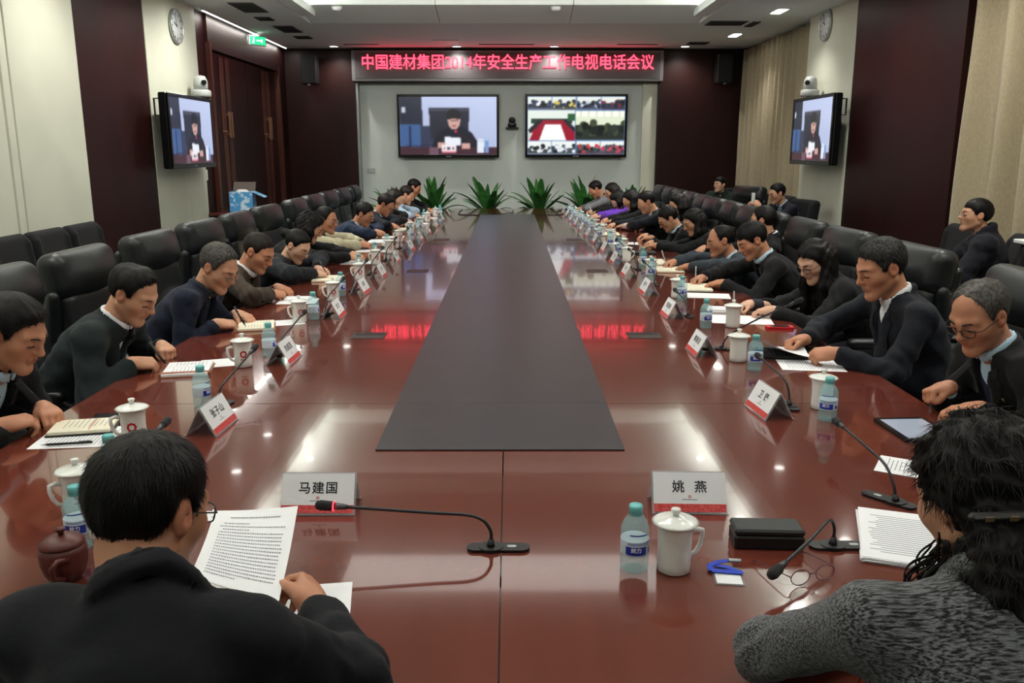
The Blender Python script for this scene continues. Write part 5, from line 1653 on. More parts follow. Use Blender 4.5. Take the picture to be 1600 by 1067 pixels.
RIGHT = [
 (2.9, (1.64, 2.93, 1.115), 'the balding man', dict(label='balding grey man in glasses and navy sweater using a tablet', pitch=28, yaw=-24, hair=('balding', 'grey'), coat=('suit', 'black', BLACK), shirt='blue', glasses='dark', tier=0, skin='warm', vol=1.3, belly=.02, vest=('navy', (26, 34, 76)), pin=True,
    hands=[((1.62, 2.82, HZ + .01), (-.9, .3, -.15), 'rest'), ((1.60, 3.0, HZ + .035), (-.9, -.2, -.1), 'fist', (0, -.3, -1))])),
 (3.78, (1.66, 3.80, 1.165), 'the stout man', dict(label='stout man in navy suit with cropped greying hair reading papers', pitch=20, yaw=-8, hair=('short', 'salt'), coat=('suit', 'navy_dark', (26, 31, 42)), shirt='white', tier=0, skin='warm', belly=.05, wide=1.25, hs=1.06, vest=('dark', (24, 28, 38)),
    hands=[((1.43, 3.64, HZ + .012), (-1, .15, -.1), 'grip', (0, .7, -1)), ((1.38, 3.90, HZ + .015), (-1, -.2, -.1), 'grip', (0, -.5, -1))])),
 (4.85, (1.75, 4.88, 1.06), 'the long-haired woman', dict(label='woman with long black hair and dark glasses, writing', pitch=30, yaw=-22, hair=('long', 'black'), coat=('cardigan', 'black', (24, 24, 27)), shirt='dark', glasses='dark', tier=0, skin='pale', female=True,
    hands=RH(4.85, .08, .19, 'rest', 'write', .12, .06))),
 (5.85, (1.665, 5.88, 1.075), 'the man in black suit writing', dict(label='man in black suit and tie writing in a notebook, right side', pitch=30, yaw=-6, hair=('fringe', 'black'), coat=('suit', 'black', (26, 28, 34)), shirt='blue', tie=('navy', (30, 34, 60)), tier=0, skin='warm',
    hands=RH(5.85, .12, .2, 'rest', 'write', .12, .12))),
 (6.72, (1.655, 6.72, .985), 'the man in grey suit', dict(label='high-browed man in grey suit and thin glasses, writing', pitch=14, yaw=-4, hair=('balding', 'black'), coat=('suit', 'grey', (56, 64, 72)), shirt='blue', glasses='thin', tier=1, skin='warm',
    hands=RH(6.72, .16, .24, 'rest', 'write', .14, .12))),
 (7.6, (2.15, 7.3, 1.095), 'the man leaning back', dict(label='black-haired man leaning back in his chair, right side', pitch=4, yaw=30, hair=('short', 'black'), coat=('suit', 'black', (26, 28, 34)), shirt='white', tier=1, skin='mid', hip=(2.1, 7.35),
    hands=[((1.72, 7.1, .83), (-1, .2, -.4), 'rest'), ((1.72, 7.55, .83), (-1, -.2, -.4), 'rest')])),
 (8.2, (1.745, 8.15, 1.015), 'the wavy-haired woman', dict(label='woman with wavy shoulder-length black hair in dark jacket, writing', pitch=26, yaw=-8, hair=('wavy', 'black'), coat=('suit', 'black', (28, 29, 34)), shirt='dark', tier=1, skin='mid', female=True,
    hands=RH(8.2, .2, .3, 'flat', 'write', .12, .12))),
 (9.0, (1.64, 8.9, .985), 'the man with blue collar', dict(label='man in glasses bowed low with pale blue collar, right side', pitch=36, yaw=-4, hair=('short', 'black'), coat=('suit', 'black', (26, 28, 34)), shirt='blue', glasses='dark', tier=1, skin='mid',
    hands=RH(8.9, .1, .12, 'rest', 'rest', .1, .12))),
 (9.75, (1.93, 9.9, 1.07), 'the person resting on a hand', dict(label='dark-haired person behind the bowed man, head resting on a hand', pitch=20, yaw=0, hair=('bob', 'black'), coat=('suit', 'black', (26, 28, 34)), shirt='dark', tier=2, skin='mid', female=True,
    hands=[((1.76, 9.75, .95), (-.1, .3, 1), 'rest', (1, 0, 0)), ((1.56, 10.0, HZ), (-1, -.2, -.1), 'rest')])),
 (10.35, (1.60, 10.1, 1.085), 'the man with pink collar', dict(label='man in navy suit with pale pink collar writing, right side', pitch=24, yaw=-2, hair=('short', 'black'), coat=('suit', 'navy', NAVY), shirt='pink', tier=2, skin='mid',
    hands=RH(10.3, .2, .3, 'rest', 'write', .12, .05))),
 (11.0, (1.52, 10.85, 1.07), 'the woman before the purple sweater', dict(label='long-haired woman in black between the pink-collared man and purple sweater', pitch=30, yaw=0, hair=('wavy', 'black'), coat=('suit', 'black', (26, 28, 34)), shirt='dark', tier=2, skin='mid', female=True,
    hands=RH(11.0, .25, .3, 'rest', 'write', .12, .12))),
 (11.75, (1.45, 11.55, 1.03), 'the person in purple', dict(label='person in bright purple sweater bent over the table', pitch=50, yaw=0, hair=('bob', 'black'), coat=('sweater', 'purple', (110, 62, 190)), shirt='dark', tier=2, skin='pale', female=True,
    hands=RH(11.75, .3, .36, 'rest', 'write', .1, .12))),
 (12.5, (1.46, 12.35, 1.10), 'the brown-haired woman far right', dict(label='brown-haired woman behind the purple sweater, far right side', pitch=26, yaw=0, hair=('wavy', 'brown'), coat=('sweater', 'black', (26, 26, 28)), shirt='dark', tier=2, skin='mid', female=True,
    hands=RH(12.5, .3, .36, 'rest', 'write', .12, .12))),
 (13.25, (1.30, 13.1, 1.10), 'the last man on the right', dict(label='short-haired man in grey sleeves, last on the right side', pitch=34, yaw=0, hair=('short', 'black'), coat=('sweater', 'grey_sleeve', (128, 130, 136)), shirt='dark', tier=2, skin='warm',
    hands=RH(13.2, .42, .46, 'rest', 'rest', .1, .1))),
]
for side, rows, f_, cx_, face in (('L', LEFT, LF, -2.06, FACE_L), ('R', RIGHT, RF, 2.02, FACE_R)):
    for sy, hd, who, kw in rows:
        kw = dict(kw)
        lab = kw.pop('label')
        hands_ = kw.pop('hands')
        person(lab, f_, hd, hands_, **kw)
        leather_chair(cx_, sy + (.2 if side == 'L' else 0), face + random.uniform(-.06, .06), 'black leather swivel chair under ' + who, 'leather chairs round the table')

# ---- the two people at the near end
M_knit = mat('heathered_knit', srgb(118, 121, 123), .95, noise=((40, 260, 300), srgb(20, 21, 24), 3, .40, .6), bump=((200, 420, 420), .5), sheen=.2)
man = person('man in black jacket seen from behind, reading a held page', NF, (-.588, 1.305, 1.108),
       [((-.80, 1.52, HZ), (.5, .8, -.1), 'grip', (.7, 0, -1)), ((-.372, 1.475, .822), (-.3, 1, .2), 'grip', (-.8, .1, -.5))],
       pitch=20, yaw=20, hair=('short', 'black'), coat=('zip', 'black_wool', (24, 26, 33)), shirt='dark', glasses='dark', tier=0, skin='warm', wide=.86, hip=(-.57, .99), vol=1.0,
       neck=(-.555, 1.185, 1.018), elbow=(None, (-.262, 1.275, .815)))
leather_chair(-.57, .86, FACE_N, 'black leather swivel chair under the man seen from behind', 'leather chairs round the table')
woman = person('curly-haired woman in grey knit cardigan seen from behind', NF, (.735, 1.25, 1.15),
       [((.675, 1.455, HZ + .004), (.85, .5, -.1), 'rest'), ((1.02, 1.6, HZ), (-.5, .8, -.1), 'write', (-.35, 0, -1))],
       pitch=20, yaw=-16, hair=None, coat=('sweater', 'knit', (110, 110, 112)), shirt='dark', tier=0, skin='mid', female=True, wide=1.12, hip=(.73, .99), extra=dict(coat_mat=M_knit),
       neck=(.725, 1.165, 1.05), elbow=((.45, 1.35, .815), None))
leather_chair(.70, .86, FACE_N, 'black leather swivel chair under the curly-haired woman seen from behind', 'leather chairs round the table')
# her loose curly hair: a full mass and hanging ringlets
def curly_mass(root, C):
    C = np.array(C)
    base = np.array(root.location)
    s = SDF(C + V3(-.19, -.24, -.48), C + V3(.2, .16, .17), .0065)
    ya = math.radians(-16); pa = math.radians(20)
    hf = V3(math.sin(ya), math.cos(ya), 0); hr = V3(math.cos(ya), -math.sin(ya), 0)
    hu = UP * math.cos(pa) + hf * math.sin(pa); hf = hf * math.cos(pa) - UP * math.sin(pa)
    R = np.stack([hr, hf, hu], 1)
    s.ell(C + R @ V3(0, -.02, .034), (.094, .112, .102), R, .02)
    X, Y, Z = s.grid()
    lx = (X - C[0]) * R[0, 0] + (Y - C[1]) * R[1, 0] + (Z - C[2]) * R[2, 0]
    ly = (X - C[0]) * R[0, 1] + (Y - C[1]) * R[1, 1] + (Z - C[2]) * R[2, 1]
    lz = (X - C[0]) * R[0, 2] + (Y - C[1]) * R[1, 2] + (Z - C[2]) * R[2, 2]
    zb = np.interp(ly, [-.14, -.05, -.02, .0, .02, .036, .055, .08, .12], [-.14, -.1, -.06, .015, .01, .04, .062, .076, .085])
    s.f = np.maximum(s.f, ((zb - lz) * .8).astype(np.float32))
    s.ell(C + V3(.03, -.10, -.10), (.105, .085, .14), None, .04)
    s.ell(C + V3(.05, -.12, -.24), (.12, .075, .16), None, .05)
    s.ell(C + V3(.11, -.07, -.18), (.07, .08, .18), None, .05)
    s.f += (.006 * np.sin(70 * X + 3 * np.sin(40 * Z)) * np.sin(80 * Z + 4 * np.sin(35 * Y)) + .004 * np.sin(150 * X + 120 * Z + 5 * np.sin(60 * Y))).astype(np.float32)
    V, Q = s.surface()
    me0 = np_mesh('t', V, Q, M_hair_black)
    N = np.zeros(len(V) * 3, np.float32); me0.vertices.foreach_get('normal', N); N = N.reshape(-1, 3)
    rg = np.random.default_rng(3)
    ns = 14000
    pk = rg.choice(len(V), ns)
    p, n = V[pk], N[pk]
    low = (p[:, 2:3] < C[2] - .02)
    fl = np.where(low, V3(0, 0, -1) + rg.normal(0, .35, p.shape), (p - (C + R @ V3(.02, .02, .14))) * 6 + rg.normal(0, .18, p.shape))
    fl -= n * (fl * n).sum(1, keepdims=True)
    fl /= np.linalg.norm(fl, axis=1, keepdims=True) + 1e-6
    sd = np.cross(n, fl) * .0005
    Ls = rg.uniform(.02, .045, (ns, 1))
    lift = rg.uniform(0, .004, (ns, 1))
    parts = [p - sd - n * .002, p + sd - n * .002, p + fl * Ls * .5 + n * lift - sd, p + fl * Ls * .5 + n * lift + sd, p + fl * Ls + n * lift * rg.uniform(-.3, .8, (ns, 1))]
    o = len(V)
    i = np.arange(ns) + o
    V2 = np.concatenate([V] + parts)
    Q2 = np.concatenate([Q, np.stack([i, i + ns, i + 3 * ns, i + 2 * ns], 1)])
    T3 = np.stack([i + 2 * ns, i + 3 * ns, i + 4 * ns], 1)
    bpy.data.meshes.remove(me0)
    ho = inst('hair', np_mesh('hair', V2 - base, Q2, M_hair_black, T3), root)
    tag(ho, 'long loose black curly hair')
    mb = MB()
    starts = [(-.07, -.05 + .02 * k, -.05 - .01 * k) for k in range(3)] + [(-.085 + .035 * k, -.17 - .01 * (k % 2), -.16 - .02 * (k % 3)) for k in range(9)] + [(-.06 + .02 * k, -.1, -.22) for k in range(5)]
    for a in starts:
        a = C + np.array(a)
        L = rg.uniform(.16, .30)
        ph, rr_ = rg.uniform(0, 6), rg.uniform(.006, .012)
        dx, dy = rg.uniform(-.10, .0) if a[0] < C[0] else rg.uniform(-.03, .06), rg.uniform(-.02, .05)
        P = []
        for q in range(26):
            t_ = q / 25
            w = ph + t_ * L * 75
            P.append(a - base + V3(dx * t_ + rr_ * math.cos(w), dy * t_ + rr_ * math.sin(w), -L * t_))
        for e in range(9):
            of = rg.normal(0, .0075, 3)
            mb.tube([p_ + of * (1 + .5 * math.sin(j * .5 + e)) for j, p_ in enumerate(P)], [.0015 * (1 - .75 * j / 25) + .0004 for j in range(26)], 5)
    tag(mb.obj('ringlets', M_hair_black, root), 'hanging curled locks')
    hb_ = MB().box((0, 0, 0), (.16, .016, .012), .005)
    cp = C + V3(-.015, -.33, .03)
    while cp[1] < C[1]:
        i_ = np.round((cp - s.lo) / s.h).astype(int)
        if (i_ >= 0).all() and (i_ < s.n).all() and s.f[tuple(i_)] < .011: break
        cp[1] += .003
    hbar = hb_.obj('hair_clip', mat('dark_clip', srgb(30, 28, 27), .5), root, Vector(cp - base), (0, 0, math.radians(4)))
    for k in range(4):
        MB().box((-.055 + k * .036, -.0085, 0), (.013, .003, .008), .001).obj('inlay', mat('amber_inlay', srgb(92, 74, 44), .4), hbar)
curly_mass(woman, (.735, 1.25, 1.15))

# ---- people on the chairs along the right wall
person('man in navy padded parka and glasses sitting by the curtain', (-1, .45), (3.48, 6.42, 1.205), [((3.12, 6.35, .72), (-1, .5, -.3), 'rest'), ((3.1, 6.62, .72), (-1, .2, -.3), 'rest')],
       pitch=-4, yaw=-14, hair=('fringe', 'black'), coat=('parka', 'navy_parka', (28, 30, 42)), shirt='blue', glasses='thin', tier=1, skin='mid')
fabric_chair(3.55, 6.42, FACE_R - .3, 'black fabric chair under the man in the navy parka', 'fabric chairs along the walls')
person('man in dark suit and glasses holding a phone, beside the right pillar', (-1, -.35), (3.40, 11.0, 1.14), [((3.14, 10.82, .98), (-.6, .3, .6), 'grip', (0, 1, 0)), ((3.12, 11.05, .96), (-.6, -.3, .6), 'grip', (0, -1, 0))],
       pitch=16, yaw=10, hair=('short', 'black'), coat=('suit', 'navy', NAVY), shirt='blue', tie=('teal', (70, 130, 150)), glasses='dark', tier=1, skin='mid')
fabric_chair(3.52, 11.05, FACE_R + .25, 'black fabric chair under the man with the phone', 'fabric chairs along the walls')
ph = tag(empty('mobile_phone', (3.08, 10.92, 1.08), .3), 'pale phone held by the man beside the right pillar', 'phone')
MB().box((0, 0, 0), (.012, .07, .14), .004).obj('case', M_white_plastic, ph)
MB().box((.0065, 0, 0), (.001, .062, .12)).obj('screen', M_black_gloss, ph)
person('person in dark green padded jacket sitting by the far curtain', (-.55, -.85), (3.42, 14.1, 1.13), [((3.1, 13.85, .7), (-.5, -.6, -.2), 'rest'), ((3.3, 13.7, .7), (-.5, -.6, -.2), 'rest')],
       pitch=-2, yaw=24, hair=('fringe', 'black'), coat=('parka', 'green_parka', (38, 54, 50)), shirt='dark', tier=1, skin='pale')
fabric_chair(3.52, 14.25, FACE_R + .9, 'black fabric chair under the person in the green padded jacket', 'fabric chairs along the walls')
person('man at the right picture edge, only his face showing', (-1, .2), (3.47, 5.42, 1.13), [((3.15, 5.3, .72), (-1, .5, -.3), 'rest'), ((3.15, 5.6, .72), (-1, .2, -.3), 'rest')],
       pitch=10, yaw=0, hair=('short', 'black'), coat=('suit', 'black', BLACK), shirt='white', tier=2, skin='mid')
fabric_chair(3.55, 5.42, FACE_R, 'black fabric chair at the right picture edge', 'fabric chairs along the walls')
leather_chair(3.3, 12.75, FACE_R + .5, 'empty black leather chair before the far curtain', 'leather chairs round the table')
fabric_chair(3.58, 12.05, FACE_R, 'empty black fabric chair before the far curtain beside the pillar', 'fabric chairs along the walls')
fabric_chair(3.58, 7.25, FACE_R, 'empty black fabric chair beside the man in the navy parka', 'fabric chairs along the walls')
for i, yy in enumerate((5.72, 6.30, 6.88, 7.46)):
    fabric_chair(-3.42, yy, FACE_L + .03, ['leftmost', 'second leftmost', 'third leftmost', 'rightmost'][i] + ' black fabric chair along the cream left wall', 'fabric chairs along the walls')

# ------------------------------------------------------------------ things on the table, seat by seat
WL = [w[2] for w in LEFT]; WR = [w[2] for w in RIGHT]
mugL = [(-1.22, 2.65), (-1.17, 3.65), (-1.16, 4.64), (-1.11, 5.32), (-1.10, 6.22), (-1.11, 7.08), (-1.10, 7.85), (-1.14, 8.85), (-1.13, 9.83), (-1.09, 10.5), (-1.08, 11.35), (-1.05, 12.25)]
botL = [(-1.12, 2.27), (-1.14, 3.05), (-1.11, 3.85), (-1.10, 4.72), (-1.10, 5.52), (-1.15, 6.5), (-1.16, 7.35), (-1.16, 8.1), (-1.05, 9.1), (-1.06, 10.05), (-1.14, 11.5), (-1.0, 12.45)]
platL = [(-1.02, 2.80), (-1.02, 3.76), (-1.0, 4.80), (-.99, 5.62), (-.98, 6.36), (-.98, 7.2), (-.96, 8.1), (-.95, 8.95), (-.94, 9.75), (-.93, 10.6), (-.92, 11.5), (-.9, 12.4)]
namL = ['张子山', '刘成昆', '刘 才', '陈学', '王 军', '宋 林', '李立', '周国', '光 照', '林 平', '于 凯', '方 向']
for i in range(12):
    x, y = mugL[i]
    mug(x, y, math.radians(-150 + 6 * (i % 3)), 'white lidded mug before ' + WL[i], math.radians(75))
    x, y = botL[i]
    bottle(x, y, math.radians(-30 + 17 * (i % 4)), 'small water bottle before ' + WL[i])
    x, y = platL[i]
    nameplate(x, y, math.radians(90 - 3 + 2 * (i % 3)), 'acrylic name stand before ' + WL[i], namL[i])
mugR = [(1.15, 3.02), (1.03, 3.74), (1.20, 4.50), (1.08, 5.44), (1.07, 6.44), (1.0, 7.26), (1.06, 8.0), (1.04, 8.75), (1.02, 9.5), (.98, 10.2), (.98, 10.9), (.96, 11.6), (.94, 12.3), (.92, 12.95)]
botR = [(1.12, 2.88), (1.06, 3.58), (1.05, 4.48), (1.09, 5.33), (1.05, 6.27), (1.09, 6.95), (1.0, 7.75), (.99, 8.4), (.96, 9.2), (.95, 9.9), (.94, 10.6), (.92, 11.3), (.9, 12.0), (.88, 12.7)]
platR = [(.94, 2.97), (.90, 3.90), (.93, 4.80), (.92, 5.6), (.9, 6.4), (.9, 7.15), (.9, 7.95), (.89, 8.7), (.88, 9.4), (.87, 10.1), (.86, 10.8), (.85, 11.5), (.84, 12.2), (.83, 12.85)]
namR = ['卫 锋', '郭朝民', '常张利', '黄 平', '安 忠', '王 宏', '丁 一', '田 力', '石 山', '文 中', '江 平', '方 正', '于 力', '白 林']
for i in range(14):
    x, y = mugR[i]
    mug(x, y, math.radians(60 if i < 3 else (-30 if i == 5 else 40)), 'white lidded mug before ' + WR[i], None if i < 3 else math.radians(140))
    x, y = botR[i]
    bottle(x, y, math.radians(-120 + 25 * (i % 3)), 'small water bottle before ' + WR[i])
    x, y = platR[i]
    nameplate(x, y, math.radians(-90 + (6 if i == 0 else 2)), 'acrylic name stand before ' + WR[i], namR[i])
# near end
nameplate(-.503, 2.13, math.radians(0), 'acrylic name stand before the man seen from behind', '马建国')
nameplate(.475, 2.135, math.radians(-2), 'acrylic name stand before the curly-haired woman seen from behind', '姚  燕')
mug(-1.13, 2.10, math.radians(-135), 'white lidded mug in front, left of the man seen from behind', math.radians(75))
mug(-.915, 1.86, math.radians(-120), 'white lidded mug half hidden by the head of the man seen from behind', None)
bottle(-1.03, 1.90, math.radians(-75), 'water bottle beside the brown clay teacup')
mug(.372, 1.78, math.radians(12), 'white lidded mug beside the black case at the near end', None)
bottle(.283, 1.785, math.radians(-88), 'water bottle beside the plain mug at the near end')

# microphones
microphone([(-.045, 1.882, TZ), (-.047, 1.884, .80), (-.085, 1.885, .833), (-.20, 1.885, .843), (-.455, 1.885, .862)], 'gooseneck microphone at the near end pointing left', 0.0, True)
microphone([(.775, 1.89, TZ), (.775, 1.89, .80), (.755, 1.875, .825), (.68, 1.79, .815), (.553, 1.655, .800)], 'gooseneck microphone bent low beside the black case', 0.0)
microphone([(1.04, 2.15, TZ), (1.035, 2.16, .80), (1.028, 2.21, .84), (1.025, 2.35, .848), (1.02, 2.56, .853)], 'gooseneck microphone behind the curly-haired woman seen from behind', math.radians(130))
microphone([(-1.07, 3.02, TZ), (-1.07, 3.03, .80), (-1.06, 3.06, .835), (-1.04, 3.2, .87), (-1.02, 3.36, .91)], 'gooseneck microphone beside the nearest left name stand', math.radians(80))
microphone([(-1.07, 3.88, TZ), (-1.07, 3.89, .80), (-1.055, 3.92, .835), (-1.035, 4.05, .865), (-1.02, 4.2, .895)], 'gooseneck microphone before the grey-haired man in navy', math.radians(80))
microphone([(-1.06, 2.12, TZ), (-1.06, 2.14, .81), (-1.05, 2.2, .85), (-1.04, 2.32, .865), (-1.03, 2.47, .885)], 'gooseneck microphone behind the head of the man seen from behind', math.radians(80))
microphone([(1.035, 3.03, TZ), (1.032, 3.04, .81), (1.02, 3.07, .85), (1.01, 3.2, .862), (1.0, 3.36, .872)], 'gooseneck microphone beside the nearest right name stand', math.radians(100))
microphone([(1.01, 3.97, TZ), (1.03, 3.97, .80), (1.06, 3.96, .835), (1.16, 3.88, .92), (1.31, 3.76, 1.03)], 'long gooseneck microphone rising towards the stout man', math.radians(165))
microphone([(1.02, 4.79, TZ), (1.018, 4.8, .81), (1.005, 4.83, .842), (.99, 4.92, .858), (.98, 5.02, .872)], 'gooseneck microphone before the long-haired woman', math.radians(100))
for i, yy in ((3, 4.85), (4, 5.72), (5, 6.5), (6, 7.32), (7, 8.25)):
    microphone([(-1.06, yy, TZ), (-1.06, yy + .01, .81), (-1.05, yy + .05, .85), (-1.03, yy + .2, .885), (-1.01, yy + .34, .92)], 'gooseneck microphone before ' + WL[i], math.radians(80))
for i, yy in ((4, 5.95), (5, 6.75), (6, 7.55)):
    microphone([(1.02, yy, TZ), (1.02, yy + .01, .81), (1.01, yy + .04, .85), (.995, yy + .16, .87), (.98, yy + .28, .885)], 'gooseneck microphone before ' + WR[i], math.radians(100))

# papers, notebooks, pens and small things
sheet(-1.40, 2.70, math.radians(-84), 'white sheet under the notebook of the man with folded hands', lines=True)
nb = notebook(-1.45, 2.78, math.radians(-78), 'cream notebook with a red ribbon under the folded hands', .14, .2, M_black_cover, M_ivory, open_=False)
nb.location.z = TZ + .002
MB().box((.0, .03, .0166), (.12, .003, .0004)).obj('ribbon', M_red_print, nb)
pen((-1.50, 2.60, TZ + .008), (-1.35, 2.63, TZ + .008), 'black pen lying on the sheet by the folded hands')
mp = tag(empty('mobile_phone', (-1.405, 2.90, TZ + .004), math.radians(-80)), 'dark phone behind the notebook of the man with folded hands', 'phone')
MB().prism(rrect(.066, .13, .009), 0, .008).obj('case', M_black_gloss, mp)
MB().prism(rrect(.06, .11, .004), .0081, .0086).obj('screen', mat('phone_glass', srgb(50, 48, 48), .08), mp)
notebook(-1.385, 3.57, math.radians(-78), 'tan strapped ring notebook open before the man in dark green jacket', .11, .19, M_tan_leather, M_paper, True, True)
sheet(-1.27, 3.72, math.radians(-70), 'white sheet beside the tan ring notebook', .15, .21, lines=False)
pen((-1.475, 3.575, TZ + .02), (-1.535, 3.55, TZ + .13), 'black pen held by the man in dark green jacket')
notebook(-1.36, 4.50, math.radians(-75), 'tan open notebook before the grey-haired man in navy', .11, .19, M_tan_leather, M_ivory)
sheet(-1.24, 4.62, math.radians(-70), 'white sheet beside the grey-haired man\'s notebook', .15, .21, lines=False)
pen((-1.39, 4.42, TZ + .02), (-1.44, 4.40, TZ + .13), 'dark pen held by the grey-haired man in navy')
notebook(-1.34, 5.36, math.radians(-85), 'ring notebook before the man in brown jacket', .1, .17, M_paper, M_paper, open_=False)
sheet(-1.33, 5.30, math.radians(-85), 'white sheet under the ring notebook of the man in brown', .19, .24, lines=False)
notebook(-1.33, 6.22, math.radians(-88), 'tan notebook under the hands of the woman with rimless glasses', .13, .2, M_tan_leather, M_ivory)
pen((-1.335, 6.26, TZ + .02), (-1.40, 6.25, TZ + .14), 'dark pen held by the woman with rimless glasses')
sheet(-1.27, 7.2, math.radians(-85), 'papers under the hands of the curly-haired woman', n=3)
sheet(-1.30, 8.05, math.radians(-86), 'papers before the man in beige jacket', n=2)
notebook(-1.33, 8.82, math.radians(-90), 'wide tan folder between the beige jacket and the blue suit', .15, .24, M_tan_leather, M_paper)
sheet(-1.30, 9.35, math.radians(-88), 'papers before the man in blue suit', n=2)
notebook(-1.28, 10.2, math.radians(-90), 'open notebook before the bespectacled man past the blue suit', .14, .2, M_black_cover, M_ivory)
sheet(-1.20, 11.1, math.radians(-90), 'papers before the woman at the far left', n=2)
sheet(-1.15, 12.0, math.radians(-90), 'papers before the person in pale blue shirt', n=2)
# right
tbm = tag(empty('tablet_computer', (1.375, 2.755, TZ + .001), math.radians(93)), 'black tablet with a lit screen before the balding man', 'tablet')
MB().prism(rrect(.24, .185, .012), 0, .009).obj('case', M_black_gloss, tbm)
MB().box((0, 0, .0093), (.2, .15, .0008)).obj('screen', mat('tablet_screen', (.05, .05, .05), .1, emit=srgb(190, 200, 215), strength=.55), tbm)
sheet(1.21, 2.40, math.radians(60), 'white sheets beside the tablet', .15, .21, n=2)
sheet(1.33, 3.66, math.radians(82), 'flat white sheet under the hands of the stout man', .2, .27)
fo = notebook(1.30, 3.86, math.radians(84), 'black folder under the papers of the stout man', .2, .27, M_black_cover, M_black_cover, open_=False)
def curved_page(name, label, corners, bow, lines=0, mat_=None):
    """a bowed loose page through four corners: top-left, top-right, bottom-right, bottom-left"""
    tl, tr, br, bl = [Vector(c) for c in corners]
    o = (tl + tr + br + bl) / 4
    r = tag(empty('held_page', o), label, 'paper')
    nrm_ = (tr - tl).cross(bl - tl).normalized()
    n, m_ = 14, 10
    def pt(u, v, e=0.0):
        p = tl.lerp(tr, u).lerp(bl.lerp(br, u), v)
        return p - o + nrm_ * (bow * math.sin(math.pi * v) + bow * .5 * math.sin(math.pi * u) + e)
    for e, nm in ((0, 'page'),):
        vs, fs = [], []
        for j in range(n + 1):
            for i in range(m_ + 1):
                vs.append(pt(i / m_, j / n, .0004))
        k = len(vs)
        for j in range(n + 1):
            for i in range(m_ + 1):
                vs.append(pt(i / m_, j / n, -.0004))
        w = m_ + 1
        for j in range(n):
            for i in range(m_):
                a = j * w + i
                fs.append((a, a + 1, a + w + 1, a + w)); fs.append((k + a, k + a + w, k + a + w + 1, k + a + 1))
        MB().add(vs, fs, 0, True).obj(nm, mat_ or M_paper, r)
    if lines:
        for side_ in (-1,):
            mb = MB()
            for q in range(lines):
                v = .10 + .82 * q / lines
                if q == 1: continue
                x = .12 if q not in (0, 2, 4) else (.22 if q == 0 else .16)
                end = .88 if q not in (0, 2, 4, lines - 1) else (.8 if q == 0 else .45)
                while x < end:
                    wd = random.uniform(.012, .026)
                    hh = .012 if q else .017
                    vs = [pt(x, v, side_ * .0009), pt(x + wd, v, side_ * .0009), pt(x + wd, v + hh, side_ * .0009), pt(x, v + hh, side_ * .0009)]
                    mb.add(vs, [(0, 1, 2, 3) if side_ > 0 else (3, 2, 1, 0)])
                    x += wd + .008
            mb.obj('print', M_grey_ink, r)
            break
    return r
curved_page('held', 'loose white page held up by the stout man', [(1.14, 3.74, TZ + .10), (1.20, 3.96, TZ + .03), (1.38, 3.90, TZ + .035), (1.34, 3.68, TZ + .03)], .012)
curved_page('held', 'printed page held up by the man seen from behind', [(-.665, 1.80, .885), (-.472, 1.78, .905), (-.438, 1.475, .845), (-.60, 1.47, .90)], .006, 20)
sheet(-.43, 1.60, math.radians(8), 'white sheet on the table beneath the held printed page', .2, .22, lines=False)
sheet(1.30, 4.70, math.radians(80), 'wide white sheet before the long-haired woman', .25, .33, n=1, lines=False)
notebook(1.27, 4.98, math.radians(80), 'white pad under the writing hand of the long-haired woman', .12, .18, M_paper, M_paper, open_=False)
rp = tag(empty('mobile_phone', (1.44, 4.46, TZ + .001), math.radians(85)), 'red-cased phone beside the long-haired woman', 'phone')
MB().prism(rrect(.07, .14, .01), 0, .012).obj('case', mat('red_case', srgb(200, 24, 40), .4), rp)
MB().prism(rrect(.052, .10, .004), .0121, .0128).obj('screen', M_black_gloss, rp)
pen((1.30, 4.86, TZ + .02), (1.285, 4.83, TZ + .14), 'silver pen held by the long-haired woman', M_grey_plastic)
notebook(1.27, 5.80, math.radians(84), 'cream open notebook before the man in black suit writing', .15, .22, M_black_cover, M_ivory)
sheet(1.30, 5.50, math.radians(80), 'white sheet on a dark folder before the man in black suit writing', .2, .27, n=2, lines=False)
pen((1.29, 5.87, TZ + .03), (1.28, 5.83, TZ + .15), 'silver pen held by the man in black suit writing', M_grey_plastic)
notebook(1.26, 6.70, math.radians(86), 'cream open notebook before the man in grey suit', .15, .21, M_tan_leather, M_ivory)
pen((1.25, 6.76, TZ + .03), (1.21, 6.78, TZ + .15), 'silver pen held by the man in grey suit', M_grey_plastic)
notebook(1.20, 7.15, math.radians(88), 'open cream ledger before the man leaning back', .17, .22, M_tan_leather, M_ivory)
notebook(1.22, 7.85, math.radians(86), 'closed black notebook before the wavy-haired woman', .18, .25, M_black_cover, M_black_cover, open_=False)
pen((1.20, 8.24, TZ + .03), (1.22, 8.2, TZ + .15), 'dark pen held by the wavy-haired woman')
sheet(1.16, 8.7, math.radians(84), 'papers before the man with blue collar', n=3, lines=False)
notebook(1.12, 9.6, math.radians(86), 'open notebook before the person resting on a hand', .15, .22, M_black_cover, M_ivory)
sheet(1.12, 10.3, math.radians(86), 'papers before the man with pink collar', n=2, lines=False)
sheet(1.1, 11.0, math.radians(86), 'papers before the woman before the purple sweater', n=2, lines=False)
sheet(1.08, 11.75, math.radians(86), 'papers before the person in purple', n=2, lines=False)
pen((1.14, 11.84, TZ + .03), (1.10, 11.78, TZ + .17), 'white pen held by the person in purple', M_white_plastic)
